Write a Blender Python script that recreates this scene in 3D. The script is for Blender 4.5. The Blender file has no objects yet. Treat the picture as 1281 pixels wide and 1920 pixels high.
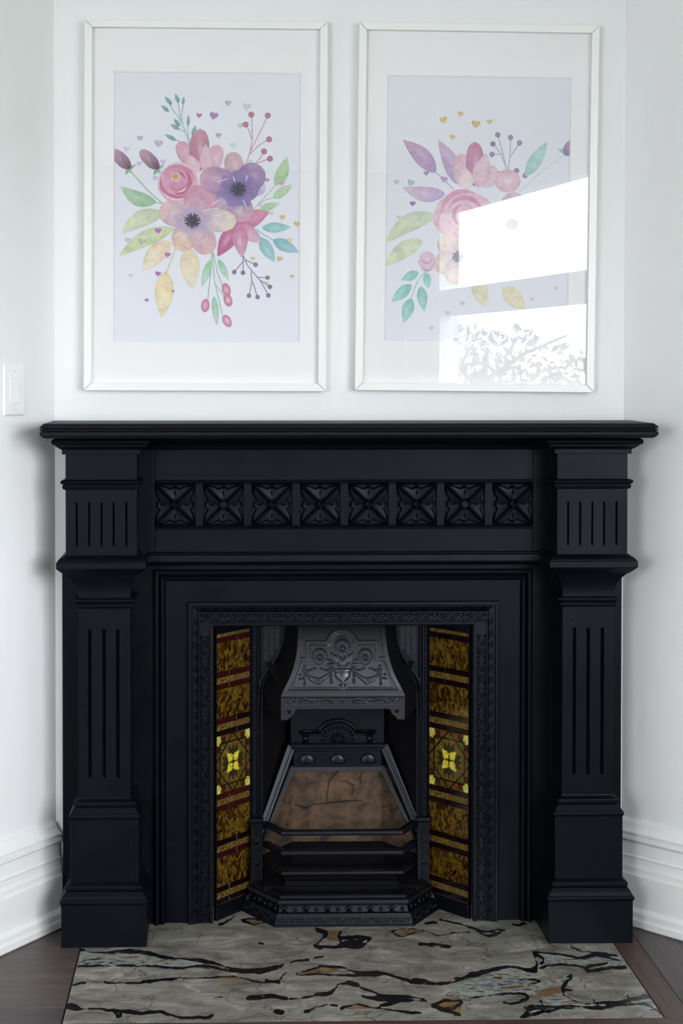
import bpy, math, random
import numpy as np
from mathutils import Vector, noise as mnoise
random.seed(7)
R = math.radians
PI = math.pi
scene = bpy.context.scene
C = scene.collection

# ------------------------------------------------------------------ camera
cam_d = bpy.data.cameras.new('camera')
cam = bpy.data.objects.new('camera', cam_d)
C.objects.link(cam)
scene.camera = cam
F_PX, W_PX, H_PX = 3200.0, 1281.0, 1920.0
PITCH, YAW = R(1.3), R(1.5)
cam.location = (-0.313, -4.437, 1.447)
cam.rotation_euler = (R(90) - PITCH, 0, -YAW)
cam_d.sensor_fit = 'HORIZONTAL'
cam_d.sensor_width = 36.0
cam_d.lens = F_PX / W_PX * 36.0
cam_d.shift_x = (640.5 - 502.0) / W_PX
cam_d.shift_y = (762.6 - 960.0) / W_PX
cam_d.clip_start = 0.05

# ------------------------------------------------------------------ sky and exposure
world = bpy.data.worlds.new('sky')
scene.world = world
world.use_nodes = True
bg = world.node_tree.nodes['Background']
bg.inputs['Color'].default_value = (0.93, 0.965, 1.0, 1)
bg.inputs['Strength'].default_value = 17.5
scene.view_settings.view_transform = 'Standard'
scene.view_settings.look = 'None'
scene.view_settings.gamma = 1.0
scene.view_settings.use_curve_mapping = False
scene.view_settings.exposure = 0.13
scene.cycles.max_bounces = 9
scene.cycles.diffuse_bounces = 5
scene.cycles.transparent_max_bounces = 12
scene.cycles.caustics_reflective = False
scene.cycles.caustics_refractive = False

# window wall: the plane X = WX(y); the opening is described along it
def WX(y): return 1.07 + (y + 6.56) * 0.19
WIN_Y0, WIN_Y1, WIN_Z0, WIN_Z1 = -6.62, -2.55, 0.70, 2.46
wl = math.hypot(1.0, 0.19)
WDIR = Vector((0.19, 1.0, 0)).normalized()          # along the window wall, towards the fireplace
WNRM = Vector((1.0, -0.19, 0)).normalized()         # pointing outdoors
pl = bpy.data.lights.new('window_portal', 'AREA')   # sampling portal for the daylight, gives no light of its own
pl.shape = 'RECTANGLE'
pl.size = (WIN_Y1 - WIN_Y0) * wl
pl.size_y = WIN_Z1 - WIN_Z0
pl.cycles.is_portal = True
po = bpy.data.objects.new('window_portal', pl)
C.objects.link(po)
ym = (WIN_Y0 + WIN_Y1) / 2
po.location = Vector((WX(ym), ym, (WIN_Z0 + WIN_Z1) / 2)) + WNRM * 0.17
po.rotation_euler = (-WNRM).to_track_quat('-Z', 'Y').to_euler()

# second window, in the wall behind the camera
PWE = Vector((WX(-7.3), -7.3)); PLE = Vector((-0.749, 0)) + Vector((-math.sin(R(32)), -math.cos(R(32))))*7.2
FD = (PLE-PWE).normalized(); FN = Vector((-FD.y, FD.x)) if Vector((-FD.y, FD.x)).y < 0 else Vector((FD.y, -FD.x))
W2S0, W2S1, W2Z0, W2Z1 = 3.1, 4.75, 0.70, 2.40
p2 = bpy.data.lights.new('window_portal', 'AREA'); p2.shape = 'RECTANGLE'; p2.size = W2S1-W2S0; p2.size_y = W2Z1-W2Z0; p2.cycles.is_portal = True
po2 = bpy.data.objects.new('window_portal', p2); C.objects.link(po2)
c2_ = PWE+FD*((W2S0+W2S1)/2)+FN*0.14
po2.location = (c2_.x, c2_.y, (W2Z0+W2Z1)/2); po2.rotation_euler = Vector((-FN.x, -FN.y, 0)).to_track_quat('-Z', 'Y').to_euler()

# ------------------------------------------------------------------ helpers
class MB:
    def __init__(s): s.v = []; s.f = []
    def quad(s, a, b, c, d):
        n = len(s.v); s.v += [a, b, c, d]; s.f.append((n, n+1, n+2, n+3)); return s
    def poly(s, pts):
        n = len(s.v); s.v += list(pts); s.f.append(tuple(range(n, n+len(pts)))); return s
    def box(s, x0, x1, y0, y1, z0, z1):
        n = len(s.v)
        s.v += [(x0,y0,z0),(x1,y0,z0),(x1,y1,z0),(x0,y1,z0),(x0,y0,z1),(x1,y0,z1),(x1,y1,z1),(x0,y1,z1)]
        for f in ((3,2,1,0),(4,5,6,7),(0,1,5,4),(1,2,6,5),(2,3,7,6),(3,0,4,7)): s.f.append(tuple(n+i for i in f))
        return s
    def obox(s, o, ax, ay, az):          # oriented box from a corner and three edge vectors
        o, ax, ay, az = map(Vector, (o, ax, ay, az)); n = len(s.v)
        s.v += [tuple(p) for p in (o, o+ax, o+ax+ay, o+ay, o+az, o+ax+az, o+ax+ay+az, o+ay+az)]
        for f in ((3,2,1,0),(4,5,6,7),(0,1,5,4),(1,2,6,5),(2,3,7,6),(3,0,4,7)): s.f.append(tuple(n+i for i in f))
        return s
    def prism(s, pts, d):                # polygon (3D points) pushed by the vector d
        d = Vector(d); n = len(s.v); k = len(pts)
        s.v += [tuple(p) for p in pts] + [tuple(Vector(p)+d) for p in pts]
        s.f.append(tuple(range(n, n+k))); s.f.append(tuple(range(n+2*k-1, n+k-1, -1)))
        for i in range(k):
            j = (i+1) % k; s.f.append((n+i, n+k+i, n+k+j, n+j))
        return s
    def loft(s, rings, close=True, cap=True):
        n = len(s.v); k = len(rings[0])
        for r in rings: s.v += [tuple(p) for p in r]
        for i in range(len(rings)-1):
            for j in range(k if close else k-1):
                a = n+i*k+j; b = n+i*k+(j+1) % k
                s.f.append((a, b, b+k, a+k))
        if cap:
            s.f.append(tuple(range(n+k-1, n-1, -1))); m = n+(len(rings)-1)*k
            s.f.append(tuple(range(m, m+k)))
        return s
    def tube(s, path, r, seg=8, cap=True):
        P = [Vector(p) for p in path]; rings = []
        for i, p in enumerate(P):
            t = (P[min(i+1, len(P)-1)] - P[max(i-1, 0)]).normalized()
            up = Vector((0, 0, 1)) if abs(t.z) < 0.9 else Vector((0, 1, 0))
            a = t.cross(up).normalized(); b = a.cross(t)
            rr = r[i] if isinstance(r, (list, tuple)) else r
            rings.append([p + (a*math.cos(2*PI*k/seg) + b*math.sin(2*PI*k/seg))*rr for k in range(seg)])
        return s.loft(rings, True, cap)
    def ball(s, c, r, seg=8, rings=5, sy=1.0):
        rr = []
        for i in range(rings+1):
            a = PI*(0.02 + 0.96*i/rings) - PI/2
            rr.append([(c[0]+r*math.cos(a)*math.cos(2*PI*k/seg), c[1]+r*sy*math.cos(a)*math.sin(2*PI*k/seg), c[2]+r*math.sin(a)) for k in range(seg)])
        return s.loft(rr)
    def grid(s, P):                       # P: array [rows][cols] of points
        n = len(s.v); r = len(P); c = len(P[0])
        for row in P: s.v += [tuple(map(float, p)) for p in row]
        for i in range(r-1):
            for j in range(c-1):
                a = n+i*c+j; s.f.append((a, a+1, a+c+1, a+c))
        return s
    def mesh(s, name, m, smooth=False):
        me = bpy.data.meshes.new(name); me.from_pydata([tuple(map(float, p)) for p in s.v], [], s.f)
        me.materials.append(m)
        if smooth: me.polygons.foreach_set('use_smooth', [True]*len(me.polygons))
        me.update(); return me
    def obj(s, name, m, parent=None, smooth=False, bevel=0.0, seg=2):
        return link(name, s.mesh(name, m, smooth), parent, bevel, seg)

def link(name, me, parent=None, bevel=0.0, seg=2):
    o = bpy.data.objects.new(name, me); C.objects.link(o); o.parent = parent
    if bevel:
        b = o.modifiers.new('bevel', 'BEVEL'); b.width = bevel; b.segments = seg; b.limit_method = 'ANGLE'; b.angle_limit = R(35)
    return o
def thing(name, label, cat, loc=(0, 0, 0), group=None):
    o = bpy.data.objects.new(name, None); C.objects.link(o); o.location = loc
    o.empty_display_size = 0.05
    o['label'] = label; o['category'] = cat
    if group: o['group'] = group
    return o
def tag(o, label, cat, group=None):
    o['label'] = label; o['category'] = cat
    if group: o['group'] = group
    return o
def struct(o): o['kind'] = 'structure'; return o
def fix_normals(o):
    import bmesh
    bm = bmesh.new(); bm.from_mesh(o.data); bmesh.ops.recalc_face_normals(bm, faces=bm.faces); bm.to_mesh(o.data); bm.free(); return o
def stack(levels, yb):
    """closed rectangular moulding: levels = (z, x0, x1, yfront), back at yb"""
    mb = MB(); mb.loft([[(x0, yb, z), (x0, yf, z), (x1, yf, z), (x1, yb, z)] for z, x0, x1, yf in levels]); return mb
def usweep(hw, zt, prof, z0=0.0):
    """profile (inset, y) run up one side, across the top and down the other, mitred"""
    mb = MB()
    mb.loft([[(-hw+d, y, z0) for d, y in prof], [(-hw+d, y, zt-d) for d, y in prof], [(hw-d, y, zt-d) for d, y in prof], [(hw-d, y, z0) for d, y in prof]], close=True, cap=True)
    return mb
def offs(plan, d):
    """open plan polyline moved sideways by d (to its left), mitred"""
    P = [Vector(p) for p in plan]; N = []
    for i in range(len(P)-1):
        t = (P[i+1]-P[i]).normalized(); N.append(Vector((-t.y, t.x)))
    out = []
    for i, p in enumerate(P):
        if i == 0: n = N[0]; q = p+n*d
        elif i == len(P)-1: n = N[-1]; q = p+n*d
        else:
            n = (N[i-1]+N[i]).normalized(); q = p + n*(d/max(0.2, n.dot(N[i])))
        out.append((q.x, q.y))
    return out
def lerp_tab(x, tab):
    xs = [t[0] for t in tab]; ys = [t[1] for t in tab]; return np.interp(x, xs, ys)
def segdist(U, V, pts):
    d = np.full(U.shape, 1e9)
    for (x0, y0), (x1, y1) in zip(pts[:-1], pts[1:]):
        dx, dy = x1-x0, y1-y0; L = dx*dx+dy*dy+1e-9
        t = np.clip(((U-x0)*dx+(V-y0)*dy)/L, 0, 1)
        d = np.minimum(d, np.hypot(U-x0-t*dx, V-y0-t*dy))
    return d

# ------------------------------------------------------------------ materials
def mat(name, col=(0.8, 0.8, 0.8), rough=0.5, metal=0.0, spec=0.5, coat=0.0):
    m = bpy.data.materials.new(name); m.use_nodes = True
    b = m.node_tree.nodes['Principled BSDF']
    b.inputs['Base Color'].default_value = (*col, 1); b.inputs['Roughness'].default_value = rough
    b.inputs['Metallic'].default_value = metal; b.inputs['Specular IOR Level'].default_value = spec
    b.inputs['Coat Weight'].default_value = coat
    return m
def nd(m, t, **kw):
    n = m.node_tree.nodes.new(t)
    for k, v in kw.items():
        if hasattr(n, k): setattr(n, k, v)
        else: n.inputs[k].default_value = v
    return n
def lk(m, a, b): m.node_tree.links.new(a, b)
def bsdf(m): return m.node_tree.nodes['Principled BSDF']
def ramp(m, fac, stops, interp='LINEAR'):
    r = nd(m, 'ShaderNodeValToRGB'); lk(m, fac, r.inputs[0]); e = r.color_ramp; e.interpolation = interp
    while len(e.elements) < len(stops): e.elements.new(0.5)
    for el, (p, c) in zip(e.elements, stops): el.position = p; el.color = (*c, 1)
    return r.outputs[0]
def objco(m, scale=(1, 1, 1)):
    t = nd(m, 'ShaderNodeTexCoord'); mp = nd(m, 'ShaderNodeMapping'); mp.inputs['Scale'].default_value = scale
    lk(m, t.outputs['Object'], mp.inputs['Vector']); return mp.outputs[0]
def bump(m, h, strength=0.3, dist=0.002):
    b = nd(m, 'ShaderNodeBump'); b.inputs['Strength'].default_value = strength; b.inputs['Distance'].default_value = dist
    lk(m, h, b.inputs['Height']); lk(m, b.outputs[0], bsdf(m).inputs['Normal'])
def noise_node(m, vec, scale, detail=4, rough=0.55, dist=0.0):
    n = nd(m, 'ShaderNodeTexNoise'); n.inputs['Scale'].default_value = scale; n.inputs['Detail'].default_value = detail
    n.inputs['Roughness'].default_value = rough; n.inputs['Distortion'].default_value = dist
    lk(m, vec, n.inputs['Vector']); return n.outputs['Fac']
def mixc(m, fac, a, b, mode='MIX'):
    x = nd(m, 'ShaderNodeMix', data_type='RGBA', blend_type=mode)
    if isinstance(fac, float): x.inputs[0].default_value = fac
    else: lk(m, fac, x.inputs[0])
    for s, v in ((6, a), (7, b)):
        if isinstance(v, tuple): x.inputs[s].default_value = (*v, 1)
        else: lk(m, v, x.inputs[s])
    return x.outputs[2]
def attr(m, name):
    a = nd(m, 'ShaderNodeAttribute'); a.attribute_name = name; return a

M = {}
# wall paint: fine roller texture
m = M['wall'] = mat('white_wall_paint', (0.80, 0.80, 0.81), 0.6, spec=0.3)
bump(m, noise_node(m, objco(m), 260, 3), 0.12, 0.0008)
M['fill_cut_wall'] = mat('fill_cutting_grey', (0.22, 0.23, 0.24), 0.6, spec=0.3)  # made-up grey for the wall behind the camera, soaks up bounced fill light
m = M['ceil'] = mat('white_ceiling_paint', (0.80, 0.80, 0.79), 0.8, spec=0.2)
m = M['trim'] = mat('white_trim_paint', (0.82, 0.82, 0.82), 0.38, spec=0.5)
bump(m, noise_node(m, objco(m), 60, 3), 0.08, 0.001)
M['switch'] = mat('white_switch_plastic', (0.83, 0.83, 0.83), 0.3)
M['screw'] = mat('painted_screw', (0.7, 0.7, 0.7), 0.35)
# black paint of the wooden mantel: brush marks and a few chips
m = M['black'] = mat('black_satin_paint', (0.002, 0.0025, 0.0045), 0.40, spec=0.12)
bsdf(m).inputs['Specular Tint'].default_value = (0.80, 0.90, 1.0, 1)
co = objco(m)
wv = noise_node(m, objco(m, (40, 40, 400)), 1.0, 3)
chip = noise_node(m, co, 190, 2, 0.7)
lk(m, ramp(m, chip, [(0.0, (0.002, 0.0025, 0.0045)), (0.755, (0.002, 0.0025, 0.0045)), (0.775, (0.12, 0.12, 0.13))]), bsdf(m).inputs['Base Color'])
lk(m, ramp(m, noise_node(m, co, 7, 3), [(0.3, (0.32,)*3), (0.7, (0.46,)*3)]), bsdf(m).inputs['Roughness'])
bump(m, wv, 0.10, 0.0008)
M['shelf'] = mat('black_low_sheen_paint', (0.0055, 0.0062, 0.009), 0.50, spec=0.12)  # mantel black, rougher so the shelf top reflects less of the wall
bump(M['shelf'], noise_node(M['shelf'], objco(M['shelf'], (8, 300, 300)), 1.0, 3), 0.08, 0.0006)
# cast iron
m = M['iron'] = mat('black_cast_iron', (0.0024, 0.0028, 0.0050), 0.32, spec=0.24)
bsdf(m).inputs['Specular Tint'].default_value = (0.80, 0.90, 1.0, 1)
bump(m, noise_node(m, objco(m), 420, 3), 0.22, 0.0006)
m = M['graphite'] = mat('polished_graphite_iron', (0.045, 0.046, 0.053), 0.30, metal=0.7, spec=0.3)
bump(m, noise_node(m, objco(m), 380, 3), 0.18, 0.0005)
m = M['soot'] = mat('sooty_iron', (0.004, 0.004, 0.005), 0.8, spec=0.1)
bump(m, noise_node(m, objco(m), 200, 4), 0.4, 0.001)
# firebrick with soot stains
m = M['brick'] = mat('firebrick', (0.2, 0.11, 0.06), 0.9, spec=0.15)
co = objco(m)
b1 = ramp(m, noise_node(m, co, 22, 5, 0.6), [(0.25, (0.035, 0.027, 0.021)), (0.5, (0.100, 0.064, 0.043)), (0.75, (0.165, 0.098, 0.060))])
st = ramp(m, noise_node(m, objco(m, (11, 11, 17)), 1.6, 3, 0.5, 0.4), [(0.52, (0, 0, 0)), (0.70, (0.9, 0.9, 0.9))])
c2 = mixc(m, st, b1, (0.030, 0.028, 0.026))
cr = attr(m, 'crack')
c3 = mixc(m, cr.outputs['Fac'], c2, (0.010, 0.008, 0.007))
lk(m, c3, bsdf(m).inputs['Base Color'])
bump(m, noise_node(m, co, 160, 5), 0.5, 0.002)
M['ash'] = mat('grey_cement_edge', (0.045, 0.046, 0.05), 0.85, spec=0.2)
bump(M['ash'], noise_node(M['ash'], objco(M['ash']), 120, 4), 0.5, 0.002)
# tiles
def tile_mat(name, seed, dark=1.0):
    m = mat(name, (0.1, 0.06, 0.01), 0.12, spec=0.6, coat=0.6)
    t = nd(m, 'ShaderNodeTexCoord'); oi = nd(m, 'ShaderNodeObjectInfo')
    mp = nd(m, 'ShaderNodeMapping'); mp.inputs['Scale'].default_value = (1.0, 1.0, 0.72)
    ad = nd(m, 'ShaderNodeVectorMath', operation='ADD'); sc_ = nd(m, 'ShaderNodeVectorMath', operation='SCALE')
    sc_.inputs[0].default_value = (13.0+seed, 7.0, 5.0); lk(m, oi.outputs['Random'], sc_.inputs['Scale'])
    lk(m, t.outputs['Object'], mp.inputs['Vector']); lk(m, mp.outputs[0], ad.inputs[0]); lk(m, sc_.outputs[0], ad.inputs[1])
    n = noise_node(m, ad.outputs[0], 62, 3, 0.55, 1.4)
    d = dark
    lk(m, ramp(m, n, [(0.30, (0.018*d, 0.006*d, 0.002*d)), (0.42, (0.085*d, 0.030*d, 0.005*d)), (0.52, (0.22*d, 0.115*d, 0.014*d)), (0.62, (0.42*d, 0.26*d, 0.030*d)), (0.75, (0.11*d, 0.075*d, 0.012*d))]), bsdf(m).inputs['Base Color'])
    bump(m, noise_node(m, ad.outputs[0], 30, 2), 0.05, 0.002)
    return m
M['tortoise'] = tile_mat('tortoiseshell_glaze', 0.0, 0.34)
M['redtile'] = mat('oxblood_glaze', (0.032, 0.0035, 0.004), 0.12, spec=0.6, coat=0.5)
M['darktile'] = mat('near_black_glaze', (0.006, 0.002, 0.0025), 0.14, spec=0.6, coat=0.5)
m = M['scroll'] = mat('gold_scroll_glaze', (0.2, 0.15, 0.03), 0.15, spec=0.6, coat=0.5)
v = noise_node(m, objco(m), 240, 1.5, 0.5, 2.2)
lk(m, ramp(m, v, [(0.0, (0.014, 0.007, 0.004)), (0.475, (0.016, 0.008, 0.004)), (0.51, (0.26, 0.17, 0.035)), (0.60, (0.24, 0.14, 0.03)), (0.64, (0.020, 0.008, 0.004)), (0.75, (0.016, 0.007, 0.004))]), bsdf(m).inputs['Base Color'])
m = M['startile'] = mat('painted_flower_glaze', (0.2, 0.15, 0.03), 0.12, spec=0.6, coat=0.6)
ca = attr(m, 'paint'); nn = noise_node(m, objco(m), 95, 3, 0.6, 1.0)
lk(m, mixc(m, 1.0, ca.outputs['Color'], ramp(m, nn, [(0.3, (0.45, 0.40, 0.35)), (0.5, (0.9, 0.9, 0.9)), (0.7, (1.25, 1.2, 1.1))]), 'MULTIPLY'), bsdf(m).inputs['Base Color'])
M['grout'] = mat('pale_tile_joint', (0.16, 0.15, 0.12), 0.8)
# picture materials
M['frame'] = mat('white_lacquered_frame', (0.82, 0.82, 0.80), 0.32)
M['mat_board'] = mat('white_mat_board', (0.93, 0.915, 0.93), 0.85, spec=0.2)
m = M['paper'] = mat('lavender_white_paper', (0.82, 0.825, 0.905), 0.8, spec=0.2)
m = M['paint'] = mat('watercolour', (0.5, 0.5, 0.5), 0.85, spec=0.2)
ca = attr(m, 'paint'); nn = noise_node(m, objco(m), 46, 5, 0.65, 0.6)
lk(m, mixc(m, 1.0, ca.outputs['Color'], ramp(m, nn, [(0.3, (0.84, 0.82, 0.84)), (0.52, (1.0, 1.0, 1.0)), (0.7, (1.10, 1.10, 1.08))]), 'MULTIPLY'), bsdf(m).inputs['Base Color'])
def thin_glass(name, boost):
    m = bpy.data.materials.new(name); m.use_nodes = True; nt = m.node_tree; nt.nodes.clear()
    out = nt.nodes.new('ShaderNodeOutputMaterial'); mix = nt.nodes.new('ShaderNodeMixShader')
    tr = nt.nodes.new('ShaderNodeBsdfTransparent'); gl = nt.nodes.new('ShaderNodeBsdfGlossy'); fr = nt.nodes.new('ShaderNodeFresnel')
    gl.inputs['Roughness'].default_value = 0.0; fr.inputs['IOR'].default_value = 1.52
    mu = nt.nodes.new('ShaderNodeMath'); mu.operation = 'MULTIPLY'; mu.use_clamp = True; mu.inputs[1].default_value = boost   # two faces of the sheet
    ge = nt.nodes.new('ShaderNodeNewGeometry'); ior = nt.nodes.new('ShaderNodeMix'); ior.data_type = 'FLOAT'     # a sheet reflects alike from both sides
    ior.inputs[2].default_value = 1.52; ior.inputs[3].default_value = 1/1.52
    nt.links.new(ge.outputs['Backfacing'], ior.inputs[0]); nt.links.new(ior.outputs[0], fr.inputs['IOR'])
    nt.links.new(fr.outputs[0], mu.inputs[0]); nt.links.new(mu.outputs[0], mix.inputs[0])
    nt.links.new(tr.outputs[0], mix.inputs[1]); nt.links.new(gl.outputs[0], mix.inputs[2]); nt.links.new(mix.outputs[0], out.inputs[0])
    return m
M['glass'] = thin_glass('picture_glass', 1.85)
M['pane'] = thin_glass('window_glass', 1.85)
# floor wood
def wood(name, a, b, c, scale=(1.6, 26, 26)):
    m = mat(name, a, 0.42, spec=0.4)
    oi = nd(m, 'ShaderNodeObjectInfo'); co = objco(m, scale)
    ad = nd(m, 'ShaderNodeVectorMath', operation='ADD'); cb = nd(m, 'ShaderNodeCombineXYZ'); mu = nd(m, 'ShaderNodeMath', operation='MULTIPLY')
    mu.inputs[1].default_value = 37.0; lk(m, oi.outputs['Random'], mu.inputs[0])
    for i in range(3): lk(m, mu.outputs[0], cb.inputs[i])
    lk(m, co, ad.inputs[0]); lk(m, cb.outputs[0], ad.inputs[1])
    n = noise_node(m, ad.outputs[0], 2.2, 6, 0.62, 0.7)
    base = ramp(m, n, [(0.3, a), (0.5, b), (0.72, c)])
    tone = ramp(m, oi.outputs['Random'], [(0.0, (0.78, 0.76, 0.78)), (0.5, (1.0, 1.0, 1.0)), (1.0, (1.2, 1.14, 1.08))])
    lk(m, mixc(m, 1.0, base, tone, 'MULTIPLY'), bsdf(m).inputs['Base Color'])
    bump(m, n, 0.15, 0.001); return m
M['wood'] = wood('dark_oak_boards', (0.040, 0.031, 0.031), (0.066, 0.052, 0.050), (0.098, 0.076, 0.070))
M['wood_red'] = wood('red_brown_border_boards', (0.045, 0.024, 0.020), (0.078, 0.044, 0.036), (0.105, 0.062, 0.050))
M['subfloor'] = mat('dark_subfloor', (0.012, 0.009, 0.008), 0.8)
# stone hearth
m = M['stone'] = mat('veined_stone', (0.3, 0.28, 0.25), 0.22, spec=0.5)
co = objco(m)
g1 = ramp(m, noise_node(m, objco(m, (1.0, 1.9, 1.0)), 9, 6, 0.62, 0.9), [(0.30, (0.105, 0.098, 0.082)), (0.46, (0.195, 0.183, 0.155)), (0.58, (0.275, 0.260, 0.225)), (0.70, (0.42, 0.40, 0.355))])
# fine pale and dark hair cracks
vo = nd(m, 'ShaderNodeTexVoronoi', feature='DISTANCE_TO_EDGE'); vo.inputs['Scale'].default_value = 8.5
wn = nd(m, 'ShaderNodeTexNoise'); wn.inputs['Scale'].default_value = 10; wn.inputs['Detail'].default_value = 3; lk(m, co, wn.inputs['Vector'])
wa = nd(m, 'ShaderNodeVectorMath', operation='SCALE'); wa.inputs['Scale'].default_value = 0.16; lk(m, wn.outputs['Color'], wa.inputs[0])
wb = nd(m, 'ShaderNodeVectorMath', operation='ADD'); lk(m, co, wb.inputs[0]); lk(m, wa.outputs[0], wb.inputs[1]); lk(m, wb.outputs[0], vo.inputs['Vector'])
hair = ramp(m, vo.outputs['Distance'], [(0.0, (0.85, 0.85, 0.85)), (0.012, (0.45, 0.45, 0.45)), (0.028, (0, 0, 0))])
hm = mixc(m, 1.0, hair, ramp(m, noise_node(m, co, 5, 2), [(0.42, (0, 0, 0)), (0.58, (1, 1, 1))]), 'MULTIPLY')
g1b = mixc(m, ramp(m, noise_node(m, objco(m, (3.5, 1.0, 1.0)), 16, 6, 0.75, 1.5), [(0.60, (0, 0, 0)), (0.68, (0.55, 0.55, 0.55))]), g1, (0.46, 0.45, 0.42))
g2 = mixc(m, hm, g1b, (0.055, 0.050, 0.044))
va = attr(m, 'band'); bandn = noise_node(m, objco(m, (1.0, 2.2, 1.0)), 11, 5, 0.62, 1.6)
bandc = ramp(m, bandn, [(0.34, (0.012, 0.013, 0.018)), (0.41, (0.085, 0.100, 0.115)), (0.47, (0.24, 0.265, 0.26)), (0.52, (0.36, 0.36, 0.30)), (0.56, (0.20, 0.22, 0.225)), (0.61, (0.19, 0.105, 0.035)), (0.66, (0.075, 0.040, 0.016)), (0.74, (0.16, 0.18, 0.185))])
bm_ = ramp(m, va.outputs['Fac'], [(0.42, (0, 0, 0)), (0.58, (1, 1, 1))])
g3 = mixc(m, bm_, g2, bandc)
vo_ = attr(m, 'ochre')
g3b = mixc(m, ramp(m, vo_.outputs['Fac'], [(0.4, (0, 0, 0)), (0.6, (1, 1, 1))]), g3, ramp(m, noise_node(m, co, 40, 3), [(0.3, (0.10, 0.06, 0.03)), (0.7, (0.24, 0.16, 0.085))]))
ve = attr(m, 'vein'); jit = nd(m, 'ShaderNodeMath', operation='MULTIPLY_ADD'); jit.inputs[1].default_value = 0.95
lk(m, noise_node(m, objco(m, (1, 0.55, 1)), 46, 6, 0.72), jit.inputs[0]); lk(m, ve.outputs['Fac'], jit.inputs[2])
vm = ramp(m, jit.outputs[0], [(0.93, (0, 0, 0)), (0.985, (1, 1, 1))])
inn = ramp(m, noise_node(m, objco(m, (1, 0.6, 1)), 60, 4, 0.6), [(0.60, (0.007, 0.007, 0.009)), (0.68, (0.10, 0.07, 0.035)), (0.80, (0.20, 0.16, 0.10))])
g4 = mixc(m, vm, g3b, inn)
lk(m, g4, bsdf(m).inputs['Base Color'])
M['sealant'] = mat('grey_mortar', (0.11, 0.11, 0.115), 0.8)
M['leaf'] = mat('garden_leaf', (0.06, 0.10, 0.03), 0.6)
M['bark'] = mat('bark', (0.05, 0.04, 0.03), 0.9)
M['lawn'] = mat('lawn', (0.08, 0.11, 0.05), 0.9)

# ------------------------------------------------------------------ room shell
HC = 2.78
PL0 = Vector((-0.749, 0)); DL = Vector((-math.sin(R(32)), -math.cos(R(32))))
PR0 = Vector((0.735, 0)); DR = Vector((math.sin(R(41)), -math.cos(R(41))))
tR = 1.98
yk = (0.735 + math.tan(R(41))*0 - 1.07 - 0.19*6.56) / (0.19 + math.tan(R(41)))   # right wall meets the window wall
PRK = Vector((WX(yk), yk))
room = [PL0, PR0, PRK, PWE, PLE]          # clockwise seen from above

def wall_slab(name, p, q, out, z0=-0.05, z1=HC, t=0.12, holes=None):
    """vertical wall from p to q with thickness outwards"""
    mb = MB(); o = Vector((out.x, out.y, 0))*t
    d = q - p; L = d.length; d = d/L
    if not holes:
        mb.prism([(p.x, p.y, z0), (q.x, q.y, z0), (q.x, q.y, z1), (p.x, p.y, z1)], o)
    else:
        s0, s1, h0, h1 = holes
        for a, b, c, e in ((0, s0, z0, z1), (s1, L, z0, z1), (s0, s1, h1, z1), (s0, s1, z0, h0)):
            if b-a < 1e-4 or e-c < 1e-4: continue
            A = p+d*a; B = p+d*b
            mb.prism([(A.x, A.y, c), (B.x, B.y, c), (B.x, B.y, e), (A.x, A.y, e)], o)
    return struct(fix_normals(mb.obj(name, M['fill_cut_wall'] if name == 'wall_front' else M['wall'])))
wall_slab('wall_back', Vector((-0.749, 0)), Vector((0.735, 0)), Vector((0, 1)), holes=(0.749-0.385, 0.749+0.385, -0.05, 0.80))
wall_slab('wall_left', PL0, PLE, Vector((DL.y, -DL.x)))
wall_slab('wall_right', PR0, PRK, Vector((-DR.y, DR.x)))
L_w = (PWE-PRK).length
wall_slab('wall_front_right', PRK, PWE, Vector((WNRM.x, WNRM.y)), holes=((PRK - Vector((WX(WIN_Y1), WIN_Y1))).length, (PRK - Vector((WX(WIN_Y0), WIN_Y0))).length, WIN_Z0, WIN_Z1), t=0.16)
wall_slab('wall_front', PWE, PLE, FN, holes=(W2S0, W2S1, W2Z0, W2Z1))
mb = MB(); mb.prism([(p.x, p.y, HC) for p in room], (0, 0, 0.08)); struct(fix_normals(mb.obj('ceiling', M['ceil'])))

# floor: dark boards laid on a subfloor
mb = MB(); mb.prism([(p.x, p.y, -0.04) for p in room] , (0, 0, 0.024)); floor = struct(fix_normals(mb.obj('floor', M['subfloor'])))
def clip(poly, a, b, inside):
    out = []; n = len(poly)
    for i in range(n):
        p, q = poly[i], poly[(i+1) % n]
        ip, iq = inside(p), inside(q)
        if ip >= 0: out.append(p)
        if (ip >= 0) != (iq >= 0): out.append(p + (q-p)*(ip/(ip-iq)))
    return out
def clip_room(poly, gap=0.004):
    for i in range(5):
        a, b = room[i], room[(i+1) % 5]; t = (b-a).normalized(); n = Vector((t.y, -t.x))
        poly = clip(poly, a, b, lambda p: (p-a).dot(n)-gap)
        if not poly: return []
    return poly
def plank(x0, x1, y0, y1, m, mit=None, along_y=False):
    g = 0.0007
    poly = [Vector(p) for p in (mit or ((x0+g, y0+g), (x1-g, y0+g), (x1-g, y1-g), (x0+g, y1-g)))]
    poly = clip_room(poly)
    if len(poly) < 3: return
    c = sum(poly, Vector((0, 0)))/len(poly); a = PI/2 if along_y else 0.0
    rot = lambda p: Vector((p.x*math.cos(-a)-p.y*math.sin(-a), p.x*math.sin(-a)+p.y*math.cos(-a)))
    lp = [rot(p-c) for p in poly]
    mb = MB(); mb.prism([(p.x, p.y, -0.016) for p in lp], (0, 0, 0.016))
    o = fix_normals(mb.obj('plank', m, floor, bevel=0.0008, seg=1)); o.location = (c.x, c.y, 0); o.rotation_euler = (0, 0, a)
HX, HY = 0.668, -0.688
rr = random.Random(3)
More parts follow.
